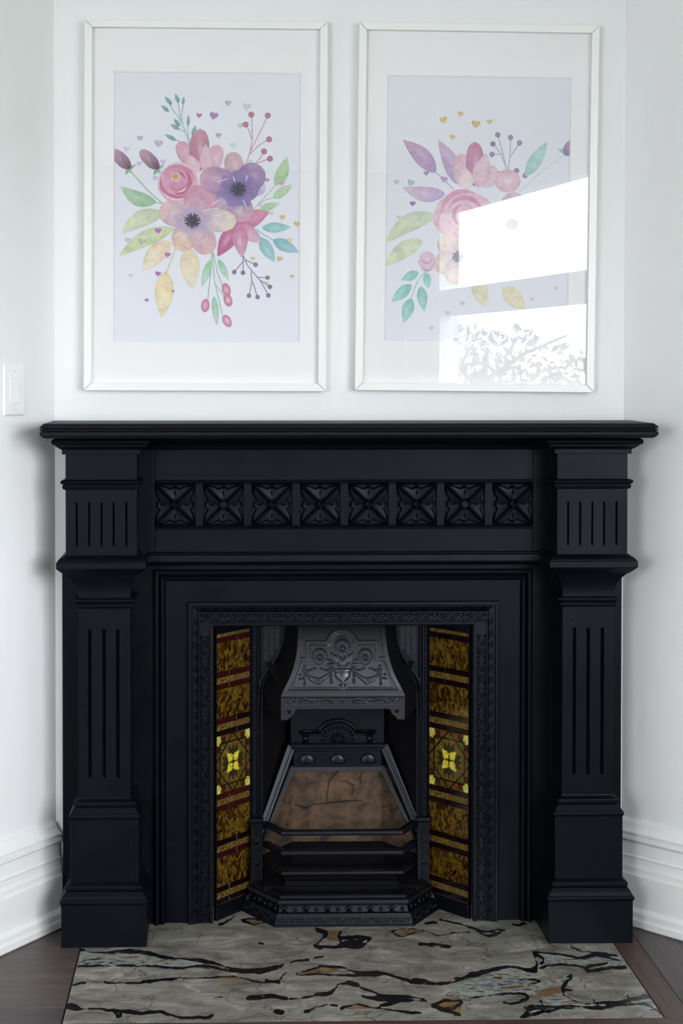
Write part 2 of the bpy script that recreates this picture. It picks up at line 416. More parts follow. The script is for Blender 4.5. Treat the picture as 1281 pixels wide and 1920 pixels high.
# left of the hearth boards run across, meeting the stone end-on
y = -0.064
while y > -2.6:
    w = 0.133
    x = -HX-0.002 if y-w > -0.75 else 2.6
    if y-w > -0.78:
        plank(-1.25, -HX-0.003, y-w, y, M['wood']); plank(-2.4, -1.25, y-w, y, M['wood'])
    y -= w
y1 = -0.064 - 0.133*5
# front border strip and the right-hand border, mitred at the corner
bw = 0.062
plank(0, 0, 0, 0, M['wood_red'], mit=((-HX-0.003, HY-0.003), (-HX-0.003, y1), (HX+0.003+bw, y1), (HX+0.003, HY-0.003)))
plank(0, 0, 0, 0, M['wood_red'], mit=((HX+0.003, HY-0.003), (HX+0.003+bw, y1), (HX+0.003+bw, -0.03), (HX+0.003, -0.03)), along_y=True)
xs = HX+0.003+bw
for i in range(12):
    w = 0.118; a = (-0.02, -0.9, -1.9) if i % 2 else (-0.02, -1.3, -2.4)
    plank(xs+i*w, xs+(i+1)*w, a[1], a[0], M['wood'], along_y=True); plank(xs+i*w, xs+(i+1)*w, a[2], a[1], M['wood'], along_y=True)
y = y1; k = 0
while y > -3.4:
    cuts = [-3.0, -1.7+0.3*(k % 3), -0.4+0.25*(k % 2), xs] if k % 2 else [-3.0, -1.1, 0.1+0.2*(k % 3), xs]
    for a, b in zip(cuts[:-1], cuts[1:]): plank(a, b, y-0.133, y, M['wood'])
    y -= 0.133; k += 1
# the rest of the room's floor, out of view, as wide boards of the same wood
mb = MB(); bk = clip_room([Vector(p) for p in ((-6, -9), (3.5, -9), (3.5, y), (-6, y))]); mb.prism([(p.x, p.y, -0.016) for p in bk], (0, 0, 0.0155)); fix_normals(mb.obj('board_field', M['wood'], floor))

# baseboards
BB = [(0.0, 0.040), (0.004, 0.044), (0.020, 0.044), (0.026, 0.041), (0.040, 0.040), (0.047, 0.034), (0.050, 0.030), (0.132, 0.030), (0.136, 0.027), (0.142, 0.026), (0.150, 0.026), (0.160, 0.023), (0.172, 0.022), (0.178, 0.0235),
      (0.182, 0.020), (0.214, 0.018), (0.217, 0.024), (0.222, 0.0275), (0.229, 0.027), (0.232, 0.020), (0.2345, 0.020), (0.236, 0.026), (0.241, 0.027), (0.245, 0.022), (0.254, 0.014), (0.262, 0.011), (0.268, 0.006), (0.270, 0.0)]
def baseboard(name, p0, d, inward, s0, s1):
    prof = [(0.0, 0.0)] + [(t, z) for z, t in BB]
    A = p0+d*s0; B = p0+d*s1
    # the near end is cut square to the mantel (at constant y)
    mb = MB(); rings = []
    for E, cut in ((A, True), (B, False)):
        r = []
        for t, z in prof:
            q = E + inward*t
            r.append((q.x, q.y, z))
        rings.append(r)
    mb.loft(rings); return struct(fix_normals(mb.obj(name, M['trim'])))
baseboard('baseboard_left', PL0, DL, Vector((-DL.y, DL.x)), 0.012, 7.1)
baseboard('baseboard_right', PR0, DR, Vector((DR.y, -DR.x)), 0.005, (PRK-PR0).length-0.03)

# window
def wpt(y, z, off): p = Vector((WX(y), y, z)); return p + WNRM*off
mb = MB()
def wbar(mb, ya, yb, za, zb, o0, o1):
    a = wpt(ya, za, o0); mb.obox(a, wpt(yb, za, o0)-a, WNRM*(o1-o0), (0, 0, zb-za))
fw_ = 0.05
wbar(mb, WIN_Y0, WIN_Y1, WIN_Z0, WIN_Z0+fw_, 0.02, 0.10); wbar(mb, WIN_Y0, WIN_Y1, WIN_Z1-0.025, WIN_Z1, 0.02, 0.10)
wbar(mb, WIN_Y0, WIN_Y0+0.03, WIN_Z0, WIN_Z1, 0.02, 0.10); wbar(mb, WIN_Y1-fw_, WIN_Y1, WIN_Z0, WIN_Z1, 0.02, 0.10)
wbar(mb, WIN_Y0, WIN_Y1, 1.78, 1.945, 0.02, 0.10)
win = struct(fix_normals(mb.obj('window_1', M['trim'])))
for za, zb in ((WIN_Z0+fw_, 1.78), (1.945, WIN_Z1-0.025)):
    mb = MB(); a, b = WIN_Y0+0.03, WIN_Y1-fw_
    mb.quad(wpt(a, za, 0.06), wpt(b, za, 0.06), wpt(b, zb, 0.06), wpt(a, zb, 0.06)); mb.obj('window_pane', M['pane'], win)
mb = MB()
def w2(s_, z, o): q = PWE+FD*s_+FN*o; return Vector((q.x, q.y, z))
for a, b, za, zb in ((W2S0, W2S1, W2Z0, W2Z0+0.05), (W2S0, W2S1, W2Z1-0.05, W2Z1), (W2S0, W2S0+0.05, W2Z0, W2Z1), (W2S1-0.05, W2S1, W2Z0, W2Z1), (W2S0, W2S1, 1.55, 1.60)):
    mb.obox(w2(a, za, 0.02), w2(b, za, 0.02)-w2(a, za, 0.02), w2(a, za, 0.08)-w2(a, za, 0.02), (0, 0, zb-za))
win2 = struct(fix_normals(mb.obj('window_2', M['trim'])))
for za, zb in ((W2Z0+0.05, 1.55), (1.60, W2Z1-0.05)):
    mb = MB(); mb.quad(w2(W2S0+0.05, za, 0.05), w2(W2S1-0.05, za, 0.05), w2(W2S1-0.05, zb, 0.05), w2(W2S0+0.05, zb, 0.05)); mb.obj('window_pane', M['pane'], win2)
mb = MB(); wbar(mb, WIN_Y0-0.05, WIN_Y1+0.05, WIN_Z0-0.035, WIN_Z0, -0.06, 0.10); fix_normals(mb.obj('window_sill', M['trim'], win))

# ------------------------------------------------------------------ stone hearth
def fl(px, py):
    """floor point of a spot noted on the photograph (how the vein map below was taken down)"""
    th, ps = PITCH, YAW; cx, cy = 502.0, 762.6
    fw = Vector((math.sin(ps)*math.cos(th), math.cos(ps)*math.cos(th), -math.sin(th))); rt = Vector((math.cos(ps), -math.sin(ps), 0)); up = rt.cross(fw)
    d = fw + rt*((px-cx)/F_PX) + up*((cy-py)/F_PX); t = -1.447/d.z
    return (-0.313+d.x*t, -4.437+d.y*t)
KY = 0.36      # stone layers run across the slab: measure depth shorter than width
def fl2(pts): return [(x, y*KY) for x, y in (fl(*p) for p in pts)]
VEINS = [   # points, half width in mm
 ([(150,1781),(185,1786),(230,1783),(270,1786),(310,1795),(350,1798),(400,1806),(440,1817),(480,1818),(520,1812)], 2.2),
 ([(440,1819),(480,1822),(522,1813),(532,1807)], 2.6), ([(545,1805),(560,1801),(578,1799)], 1.8), ([(590,1796),(606,1793)], 1.2),
 ([(148,1812),(200,1811),(240,1810),(290,1812),(340,1815),(390,1812),(430,1820),(470,1824)], 2.0),
 ([(195,1842),(250,1843),(300,1838),(330,1834),(345,1834)], 1.8), ([(345,1834),(400,1833),(430,1830),(460,1835),(490,1842),(522,1839)], 1.5), ([(500,1838),(522,1842)], 2.4),
 ([(520,1841),(532,1828),(540,1822)], 1.5), ([(555,1825),(600,1814)], 1.4),
 ([(128,1886),(146,1893)], 3.2), ([(146,1893),(170,1891),(215,1894)], 2.0), ([(214,1893),(222,1906),(230,1896)], 2.0), ([(215,1894),(260,1899),(300,1897)], 2.0), ([(300,1897),(330,1906),(380,1908),(398,1904)], 1.6),
 ([(138,1847),(160,1843)], 1.2),
 ([(600,1812),(640,1814),(670,1822),(715,1825),(755,1835),(772,1842)], 2.2), ([(555,1827),(600,1826),(640,1828),(700,1829),(720,1825)], 1.2),
 ([(780,1841),(810,1845),(840,1844),(860,1838)], 3.6), ([(770,1842),(780,1841)], 2.5), ([(860,1838),(880,1830),(920,1819),(950,1812),(970,1814),(1000,1820)], 2.6), ([(1000,1820),(1007,1808),(1003,1795),(1001,1786)], 3.0), ([(1003,1790),(1018,1797),(1014,1806)], 3.0),
 ([(1001,1786),(1030,1787),(1055,1790),(1090,1796),(1110,1790),(1140,1795),(1160,1800)], 1.8), ([(1072,1776),(1090,1783),(1120,1786),(1155,1792)], 2.0), ([(1095,1797),(1120,1790)], 2.6),
 ([(1012,1815),(1045,1809),(1085,1811),(1102,1822)], 1.4), ([(1102,1822),(1130,1817),(1170,1813)], 3.0), ([(1100,1822),(1105,1812),(1140,1806)], 1.8),
 ([(1062,1832),(1072,1830),(1060,1845),(1055,1856),(1072,1857)], 1.8), ([(970,1842),(985,1836),(1012,1839),(990,1846),(970,1842)], 1.0),
 ([(1055,1856),(1062,1868),(1090,1880),(1120,1882)], 1.8), ([(1120,1882),(1160,1880),(1180,1875),(1217,1868)], 2.2), ([(1118,1882),(1113,1873)], 1.4), ([(1182,1875),(1176,1866)], 1.4),
 ([(978,1908),(1005,1900),(1040,1894),(1060,1886),(1090,1887),(1130,1889),(1180,1883),(1215,1884),(1240,1900)], 1.8), ([(978,1908),(1000,1888),(985,1890)], 2.0), ([(1000,1904),(1018,1894),(1014,1878)], 1.6),
 ([(905,1868),(945,1863),(985,1864),(986,1874),(960,1882),(945,1880)], 1.5), ([(880,1872),(905,1868)], 1.8),
 ([(466,1872),(500,1868),(536,1871)], 3.2), ([(400,1871),(418,1870)], 1.2), ([(520,1896),(528,1898)], 3.2), ([(572,1896),(590,1890),(608,1885)], 2.2), ([(612,1883),(632,1886)], 1.4),
 ([(545,1872),(580,1869),(620,1860),(640,1844),(680,1852),(720,1868),(760,1868),(795,1875)], 2.2), ([(640,1845),(655,1842),(672,1846)], 2.4), ([(680,1868),(720,1872),(790,1877)], 2.6),
 ([(640,1890),(670,1883),(700,1890),(740,1880),(770,1876),(800,1878)], 2.0), ([(700,1890),(740,1895),(790,1900)], 1.2), ([(812,1885),(830,1877),(865,1876)], 1.8), ([(812,1885),(830,1893),(862,1903)], 2.0), ([(830,1893),(850,1890),(866,1880)], 1.4),
 ([(596,1744),(612,1752),(602,1762),(592,1775),(640,1776)], 3.0), ([(640,1744),(636,1758),(642,1768)], 2.2), ([(640,1760),(662,1758),(694,1761),(668,1776),(640,1770)], 3.0), ([(648,1768),(680,1764)], 5.0), ([(640,1773),(664,1772)], 4.0),
 ([(453,1724),(470,1722),(498,1729),(476,1734),(455,1726)], 1.6), ([(412,1733),(432,1724),(440,1718)], 2.0), ([(487,1768),(494,1770)], 3.0),
 ([(735,1746),(752,1756),(780,1748),(800,1746),(820,1754),(850,1750),(880,1748)], 1.2), ([(735,1746),(770,1741),(800,1746)], 1.2),
 ([(787,1772),(815,1769),(846,1775),(812,1775),(787,1772)], 2.0), ([(800,1772),(832,1773)], 3.0),
 ([(825,1724),(850,1730),(880,1737),(908,1752)], 2.0), ([(880,1737),(905,1745),(945,1744),(915,1754),(900,1748)], 3.0), ([(895,1746),(930,1748)], 4.0), ([(798,1732),(815,1730),(820,1732)], 2.0), ([(962,1732),(970,1735),(985,1732)], 2.0),
 ([(1110,1786),(1130,1790),(1150,1790)], 2.0),
]
BANDS = [[(150,1781),(230,1783),(310,1795),(400,1806),(440,1817),(480,1819),(430,1819),(340,1815),(240,1810),(148,1812)],
 [(860,1845),(900,1832),(940,1826),(985,1828),(1010,1815),(1020,1799),(1050,1791),(1100,1797),(1160,1800),(1170,1812),(1105,1821),(1085,1811),(1040,1811),(1012,1822),(985,1836),(1010,1843),(1065,1833),(1055,1855),(1062,1867),(985,1864),(905,1868),(870,1866),(850,1855)],
 [(980,1906),(1005,1880),(1060,1870),(1090,1881),(1180,1877),(1217,1869),(1246,1904),(1180,1886),(1090,1890)],
 [(640,1816),(715,1825),(755,1835),(770,1842),(720,1830),(640,1828),(600,1826),(600,1813)],
 [(640,1847),(720,1868),(795,1876),(740,1877),(680,1868)], [(1072,1776),(1155,1792),(1160,1800),(1090,1796)]]
OCHRE = [[(453,1724),(470,1722),(498,1729),(476,1734)], [(606,1746),(636,1744),(638,1762),(614,1764)], [(735,1746),(770,1741),(800,1746),(752,1756)], [(140,1845),(162,1842),(142,1848)], [(812,1885),(830,1877),(866,1878),(862,1903)], [(555,1826),(600,1815),(640,1818),(610,1826)],
 [(345,1834),(400,1832),(430,1830),(465,1837),(420,1836)], [(1085,1812),(1105,1808),(1140,1804),(1104,1822)], [(1000,1858),(1062,1846),(1060,1862),(1010,1866)], [(640,1890),(670,1883),(700,1889),(660,1893)]]
def inpoly(U, V, poly):
    r = np.zeros(U.shape, bool); n = len(poly)
    for i in range(n):
        (x0, y0), (x1, y1) = poly[i], poly[(i+1) % n]
        c = ((y0 > V) != (y1 > V)) & (U < (x1-x0)*(V-y0)/(y1-y0+1e-12)+x0); r ^= c
    return r
def sdpoly(U, V, poly):
    d = segdist(U, V, poly+[poly[0]]); return np.where(inpoly(U, V, poly), d, -d)
nx, ny = 400, 190
gx = np.linspace(-HX, HX, nx); gy = np.linspace(HY, 0.12, ny)
U, V = np.meshgrid(gx, gy); V2 = V*KY
def smooth_line(P, n=5):
    P = np.array(P); Q = [P[0]]
    for i in range(len(P)-1):
        p0, p1, p2, p3 = P[max(i-1, 0)], P[i], P[i+1], P[min(i+2, len(P)-1)]
        for k in range(1, n+1):
            t = k/n; q = 0.5*((2*p1)+(-p0+p2)*t+(2*p0-5*p1+4*p2-p3)*t*t+(-p0+3*p1-3*p2+p3)*t**3)
            if k < n: q = q+np.array([mnoise.noise((q[0]*55, q[1]*150, 1.7)), mnoise.noise((q[0]*55, q[1]*150, 8.3))])*np.array([0.004, 0.0025])
            Q.append(q)
    return [tuple(q) for q in Q]
vein = np.zeros(U.shape); band = np.zeros(U.shape); och = np.zeros(U.shape)
WV = np.array([[mnoise.noise((a*14, b*22, 0.4))+0.6*mnoise.noise((a*40, b*60, 5.4)) for a in gx] for b in gy]); WV = np.clip(0.95+1.15*WV, 0.35, 2.2)
for pts, w in VEINS:
    d = segdist(U, V2, smooth_line(fl2(pts)))*1000; w = w*1.35+0.3
    vein = np.maximum(vein, np.clip(0.5+(w*WV-d)*0.11, 0, 1))
for p in BANDS: band = np.maximum(band, np.clip(0.5+sdpoly(U, V2, smooth_line(fl2(p)))*1000*0.08, 0, 1))
for p in OCHRE: och = np.maximum(och, np.clip(0.5+sdpoly(U, V2, smooth_line(fl2(p)))*1000*0.08, 0, 1))
mb = MB(); mb.grid(np.stack([U, V, np.zeros(U.shape)], -1))
n0 = len(mb.v)
edge = [(-HX, HY), (HX, HY), (HX, 0.12), (-HX, 0.12)]
for i in range(4):
    (xa, ya), (xb, yb) = edge[i], edge[(i+1) % 4]; mb.quad((xa, ya, -0.016), (xb, yb, -0.016), (xb, yb, 0), (xa, ya, 0))
mb.poly([(x, y, -0.016) for x, y in edge[::-1]])
hearth = mb.obj('hearth_slab', M['stone'])
for nm, arr in (('vein', vein), ('band', band), ('ochre', och)):
    a = hearth.data.attributes.new(nm, 'FLOAT', 'POINT'); full = np.zeros(len(hearth.data.vertices), np.float32); full[:arr.size] = arr.ravel(); a.data.foreach_set('value', full)
tag(hearth, 'polished beige stone hearth slab with black and ochre veins on the floor', 'hearth')

# ------------------------------------------------------------------ mantelpiece
mantel = thing('fireplace_mantel', 'black painted wooden mantelpiece with fluted pilasters and carved flower frieze', 'mantelpiece')
BK = M['black']
def grooved(x0, x1, z0, z1, yf, yb, grooves, depth, bottom_ramp=True):
    """block whose front face has real recessed flutes"""
    xs = sorted({x0, x1, *[g[0] for g in grooves], *[g[1] for g in grooves]}); zs = sorted({z0, z1, *[g[2] for g in grooves], *[g[3] for g in grooves]})
    mb = MB()
    hol = lambda i, j: any(abs(xs[i]-g[0]) < 1e-9 and abs(zs[j]-g[2]) < 1e-9 for g in grooves)
    for i in range(len(xs)-1):
        for j in range(len(zs)-1):
            a, b, c, d = xs[i], xs[i+1], zs[j], zs[j+1]
            if hol(i, j):
                y = yf+depth; rz = 0.007; m_ = (a+b)/2
                # rounded flute: two slopes to a deep middle, ends ramped up
                mb.quad((a, yf+depth*0.45, c+rz), (m_, y, c+rz), (m_, y, d-rz*0.4), (a, yf+depth*0.45, d-rz*0.4)); mb.quad((m_, y, c+rz), (b, yf+depth*0.45, c+rz), (b, yf+depth*0.45, d-rz*0.4), (m_, y, d-rz*0.4))
                mb.quad((a, yf, c), (a, yf+depth*0.45, c+rz), (a, yf+depth*0.45, d-rz*0.4), (a, yf, d)); mb.quad((b, yf, c), (b, yf, d), (b, yf+depth*0.45, d-rz*0.4), (b, yf+depth*0.45, c+rz))
                mb.poly([(a, yf, c), (b, yf, c), (b, yf+depth*0.45, c+rz), (m_, y, c+rz), (a, yf+depth*0.45, c+rz)]); mb.poly([(b, yf, d), (a, yf, d), (a, yf+depth*0.45, d-rz*0.4), (m_, y, d-rz*0.4), (b, yf+depth*0.45, d-rz*0.4)])
            else: mb.quad((a, yf, c), (b, yf, c), (b, yf, d), (a, yf, d))
    mb.quad((x0, yb, z0), (x0, yf, z0), (x0, yf, z1), (x0, yb, z1)); mb.quad((x1, yf, z0), (x1, yb, z0), (x1, yb, z1), (x1, yf, z1))
    mb.quad((x0, yb, z1), (x0, yf, z1), (x1, yf, z1), (x1, yb, z1)); mb.quad((x0, yf, z0), (x0, yb, z0), (x1, yb, z0), (x1, yf, z0))
    return mb
def lev(z, out, inn, yf, off, sg):
    """level of a pilaster moulding: outer / inner x grown by off"""
    a, b = (-(out+off), -(inn-off)) if sg < 0 else (inn-off, out+off)
    return (z, a, b, yf-off)
YB = -0.012
for sg in (-1, 1):
    SH = (0.6768, 0.5464, -0.150); B1 = (0.6968, 0.5249, -0.172); B2 = (0.7177, 0.5043, -0.198); UB = (0.7065, 0.5289, -0.166)
    X0, X1 = (-SH[0], -SH[1]) if sg < 0 else (SH[1], SH[0])
    fl3 = [X0+(X1-X0)*f for f in ((0.215, 0.490, 0.755) if sg < 0 else (0.235, 0.505, 0.780))]
    pil = fix_normals(grooved(X0, X1, 0.355, 0.8475, SH[2], YB, [(x-0.0045, x+0.0045, 0.412, 0.790) for x in fl3], 0.009).obj('pilaster', BK, mantel, bevel=0.0012))
    L = lambda z, off, S: lev(z, *S, off, sg)
    p = stack([L(0, 0, B2), L(0.107, 0, B2), L(0.110, 0.0035, B2), L(0.117, 0.0035, B2), L(0.120, 0, B2), L(0.128, -0.004, B2), L(0.137, -0.010, B2), L(0.1395, -0.015, B2), L(0.141, -0.0105, B2), L(0.150, -0.0105, B2), L(0.1565, -0.0205, B2)], YB).obj('plinth', BK, pil, bevel=0.0012)
    fix_normals(p)
    p = stack([L(0.155, 0, B1), L(0.315, 0, B1), L(0.318, 0.003, B1), L(0.325, 0.003, B1), L(0.328, 0, B1), L(0.335, -0.004, B1), L(0.342, -0.008, B1), L(0.345, -0.013, B1), L(0.3465, -0.0085, B1), L(0.355, -0.0085, B1), L(0.362, -0.0200, B1), L(0.366, -0.0210, B1)], YB).obj('pedestal_block', BK, pil, bevel=0.0012)
    fix_normals(p)
    p = stack([L(0.8425, 0.001, SH), L(0.846, 0.0065, SH), L(0.853, 0.0075, SH), L(0.8545, 0.004, SH), L(0.8570, 0.0055, SH), L(0.8600, 0.012, SH), L(0.866, 0.0125, SH), L(0.869, 0.003, SH)], YB).obj('neck_ring', BK, pil, bevel=0.0008)
    fix_normals(p)
    cav = []
    for i in range(11):
        t = i/10; k = 1-math.sqrt(max(0, 1-t*t))*1.0; k = t**2.6
        o = SH[0]+(0.7095-SH[0])*k; n_ = SH[1]+(0.529-SH[1])*k; yy = SH[2]+(-0.168-SH[2])*k
        cav.append(lev(0.868+0.0624*t, o, n_, yy, 0.0, sg))
    p = stack(cav, YB).obj('capital', BK, pil); fix_normals(p)
    p = stack([L(0.930, 0.004, UB), L(0.9315, 0.006, UB), L(0.9445, 0.0205, UB), L(0.9465, 0.0225, UB), L(0.961, 0.0225, UB), L(0.964, 0.0195, UB), L(0.9655, 0.0195, UB), L(0.972, 0.0125, UB), L(0.9735, 0.008, UB), L(0.978, 0.003, UB)], YB).obj('impost_molding', BK, pil, bevel=0.001); fix_normals(p)
    X0, X1 = (-UB[0], -UB[1]) if sg < 0 else (UB[1], UB[0])
    fr5 = (0.155, 0.33, 0.503, 0.673, 0.853) if sg < 0 else (0.155, 0.327, 0.50, 0.668, 0.845)
    gr = [(X0+(X1-X0)*f-0.0027, X0+(X1-X0)*f+0.0027, 0.999, 1.111) for f in fr5]
    fix_normals(grooved(X0, X1, 0.976, 1.235, UB[2], YB, gr, 0.007).obj('fluted_block', BK, pil, bevel=0.0012))
    p = stack([L(1.1425, 0.001, UB), L(1.144, 0.006, UB), L(1.150, 0.008, UB), L(1.1525, 0.0085, UB), L(1.154, 0.006, UB), L(1.156, 0.006, UB), L(1.158, 0.011, UB), L(1.163, 0.0125, UB), L(1.166, 0.010, UB), L(1.168, 0.001, UB)], YB).obj('band_molding', BK, pil, bevel=0.0008); fix_normals(p)
    p = stack([L(1.2315, 0.0085, UB), L(1.2435, 0.0085, UB), L(1.245, 0.013, UB), L(1.250, 0.020, UB), L(1.2515, 0.0235, UB), L(1.255, 0.0235, UB), L(1.2555, 0.027, UB), L(1.258, 0.031, UB), L(1.263, 0.033, UB), L(1.268, 0.031, UB), L(1.271, 0.026, UB), L(1.2745, 0.020, UB)], YB).obj('cap_molding', BK, pil, bevel=0.0008); fix_normals(p)
    # backing board behind the pilaster
    a, b = (-0.7300, -0.4934) if sg < 0 else (0.4934, 0.7290)
    MB().box(a, b, -0.014, -0.001, 0, 0.94).obj('backing_board', BK, mantel, bevel=0.001)
    a, b = (-0.712, -0.52) if sg < 0 else (0.52, 0.712)
    MB().box(a, b, -0.030, -0.001, 0.93, 1.274).obj('backing_board', BK, mantel, bevel=0.001)
SW = 0.7612
def SL(z, o): return (z, -(SW+o), SW+o, -0.258-o)
fix_normals(stack([SL(1.2740, -0.012), SL(1.2765, -0.0065), SL(1.2805, -0.0025), SL(1.2825, 0.0), SL(1.2885, 0.0), SL(1.2905, -0.0015), SL(1.2908, -0.0055), SL(1.2918, -0.0055), SL(1.2925, -0.0015), SL(1.2960, -0.0005), SL(1.2970, -0.0025), SL(1.2973, -0.006), SL(1.2985, -0.006), SL(1.2990, -0.0015), SL(1.3005, 0), SL(1.3030, -0.001), SL(1.3106, -0.0095)], -0.001).obj('shelf', M['shelf'], mantel, bevel=0.0006, seg=1))
# frieze
frz = MB().box(-0.53, 0.53, -0.034, -0.001, 0.945, 1.273).obj('frieze', BK, mantel)
MB().box(-0.4894, 0.4894, -0.046, -0.033, 1.1575, 1.240).obj('frieze_rail', BK, frz, bevel=0.0015)
MB().box(-0.4894, 0.4894, -0.046, -0.033, 0.966, 1.0335).obj('frieze_rail', BK, frz, bevel=0.0015)
for a, b in ((-0.53, -0.4898), (0.4898, 0.53)): MB().box(a, b, -0.0475, -0.033, 0.966, 1.240).obj('frieze_stile', BK, frz, bevel=0.0015)
for z in (1.1555, 1.0345):
    mb = MB(); mb.loft([[(x, -0.046-0.004*math.sin(PI*k/5)-0.0 , z-0.0035+0.007*k/5) for k in range(6)]+[(x, -0.034, z+0.0035), (x, -0.034, z-0.0035)] for x in (-0.489, 0.489)]); fix_normals(mb.obj('bead_molding', BK, frz))
    mb = MB(); zz = z+(0.0075 if z < 1.1 else -0.0075); mb.loft([[(x, -0.0400-0.004*math.sin(PI*k/4), zz-0.0025+0.005*k/4) for k in range(5)]+[(x, -0.034, zz+0.0025), (x, -0.034, zz-0.0025)] for x in (-0.489, 0.489)]); fix_normals(mb.obj('bead_molding', BK, frz))
mb = MB(); mb.loft([[(x, -0.034, 1.2735), (x, -0.105, 1.2735), (x, -0.105, 1.268), (x, -0.098, 1.266), (x, -0.095, 1.262), (x, -0.078, 1.254), (x, -0.074, 1.250), (x, -0.062, 1.248), (x, -0.058, 1.240), (x, -0.046, 1.2365), (x, -0.034, 1.2365)] for x in (-0.5288, 0.5288)]); fix_normals(mb.obj('bed_molding', BK, frz))
mb = MB(); mb.loft([[(x, -0.034, 0.9735), (x, -0.050, 0.9735), (x, -0.054, 0.9710), (x, -0.0545, 0.9685), (x, -0.062, 0.9665), (x, -0.064, 0.950), (x, -0.060, 0.9445), (x, -0.046, 0.9425), (x, -0.040, 0.938), (x, -0.014, 0.938), (x, -0.014, 0.9735)] for x in (-0.5066, 0.5066)]); fix_normals(mb.obj('architrave_molding', BK, frz, bevel=0.0006, seg=1))
# carved flower squares
def rosette_mesh(name, hole):
    n = 57; a = np.linspace(-1, 1, n); U, V = np.meshgrid(a, a)
    mx = np.maximum(abs(U), abs(V)); mn = np.minimum(abs(U), abs(V)); t = mn/np.maximum(mx, 1e-6); r = np.hypot(U, V)
    e = lerp_tab(t, [(0, 0.90), (0.10, 0.90), (0.20, 0.84), (0.28, 0.77), (0.40, 0.83), (0.65, 0.93), (1.0, 0.99)])
    leaf = np.clip((e-mx)*18, 0, 1)
    body = 0.52 + 0.42*np.clip(t, 0, 1)*(1-0.35*r/1.41) + 0.25*np.clip((mx-0.75)/0.2, 0, 1)*(t < 0.2)
    w = mx-mn                                                   # distance from the diagonal
    rib = 0.22*np.exp(-((w-0.05)/0.028)**2) - 0.18*np.exp(-(w/0.02)**2)*0
    gro = -0.10*np.exp(-((w-0.125)/0.022)**2)*(mx < 0.9)
    slot = -0.30*(mn < 0.035)*(mx > 0.48)*(mx < 0.66)
    h = leaf*(body+rib+gro+slot)
    h = np.where(r < 0.235, 0.9*np.clip((0.235-r)*16, 0, 1)+0.35, h)
    h = np.where((r < 0.235) & (r > 0.16), h-0.0, h)
    if hole: h = np.where(r < 0.095, 0.25, np.where(r < 0.15, 1.05, h))
    else: h = np.where(r < 0.16, 1.15, h)
    S = 0.0525
    mb = MB(); mb.grid(np.stack([U*S, -0.0345-h*0.0150, V*S], -1)); return mb.mesh(name, BK, False)
ros = [rosette_mesh('flower_carving', True), rosette_mesh('flower_carving', False)]
pitch = (0.9788-0.105)/7
for i in range(8):
    x = -0.4894+0.0525+i*pitch
    o = link('flower_carving', ros[1 if i in (1, 6) else 0], frz); o.location = (x, 0, 1.0950)
    if i < 7: MB().box(x+0.0525, x+pitch-0.0525, -0.0435, -0.033, 1.039, 1.151).obj('spacer_block', BK, frz, bevel=0.001)
MB().box(-0.4930, 0.4930, -0.013, -0.001, 0.888, 0.9465).obj('backing_board', BK, mantel)
# arch moulding and flat surround panels
fix_normals(usweep(0.4934, 0.9240, [(0, -0.012), (0.0, -0.024), (0.003, -0.031), (0.008, -0.033), (0.012, -0.031), (0.014, -0.024), (0.0155, -0.020), (0.0175, -0.023), (0.022, -0.026), (0.026, -0.024), (0.029, -0.016), (0.032, -0.009), (0.032, -0.004), (0, -0.004)]).obj('arch_molding', BK, mantel))
fix_normals(usweep(0.4615, 0.8985, [(0, -0.012), (0.060, -0.012), (0.060, -0.002), (0, -0.002)]).obj('surround_panel', BK, mantel))

# ------------------------------------------------------------------ cast iron insert
ins = thing('fireplace_insert', 'black cast iron fireplace insert with hood, fire bars and tiled cheeks', 'fireplace')
IR = M['iron']
frm = usweep(0.4042, 0.8407, [(0, -0.013), (0, -0.026), (0.002, -0.0285), (0.007, -0.0285), (0.0085, -0.022), (0.0105, -0.022), (0.012, -0.026), (0.013, -0.026), (0.0275, -0.0165), (0.0278, -0.021), (0.0305, -0.021), (0.0315, -0.0155), (0.0560, -0.0155), (0.0565, -0.0215), (0.0600, -0.0215), (0.064, -0.0195), (0.064, 0.015), (0.06, 0.015), (0.058, -0.010), (0, -0.010)]).obj('border_frame', IR, ins)
fix_normals(frm)
# pierced border ornament, unit by unit
def ornament_mesh():
    nu, nv = 37, 17; u = np.linspace(-1, 1, nu); v = np.linspace(-1, 1, nv); U, V = np.meshgrid(u, v)
    aU, aV = abs(U), abs(V); h = np.ones(U.shape)
    h -= 1.0*((aU > 0.86) & (aV > 0.30) & (aV < 0.85))                    # slots at the unit ends
    h -= 1.0*(np.hypot((aU-0.70)*2.6, (aV-0.55)*1.0) < 0.26)
    h -= 1.0*((abs(aU*1.0-0.62*aV-0.02) < 0.11) & (aV > 0.22) & (aV < 0.90))     # four slanting cuts
    h -= 0.9*((aU > 0.30) & (aU < 0.58) & (aV < 0.20))
    h -= 0.8*((aU < 0.07) & (aV > 0.62))
    h = np.clip(h, 0, 1); h[0] = h[-1] = 0
    mb = MB(); mb.grid(np.stack([U*0.0330, -h*0.0048, V*0.0116], -1)); return mb.mesh('border_ornament', IR)
orn = ornament_mesh()
for sx in (-1, 1):
    for i in range(11):
        o = link('border_ornament', orn, frm); o.location = (sx*(0.4042-0.0438), -0.0152, 0.035+i*0.0683+0.001); o.rotation_euler = (0, R(90), 0)
for i in range(11):
    o = link('border_ornament', orn, frm); o.location = ((i-5)*0.0683, -0.0152, 0.8407-0.0438)
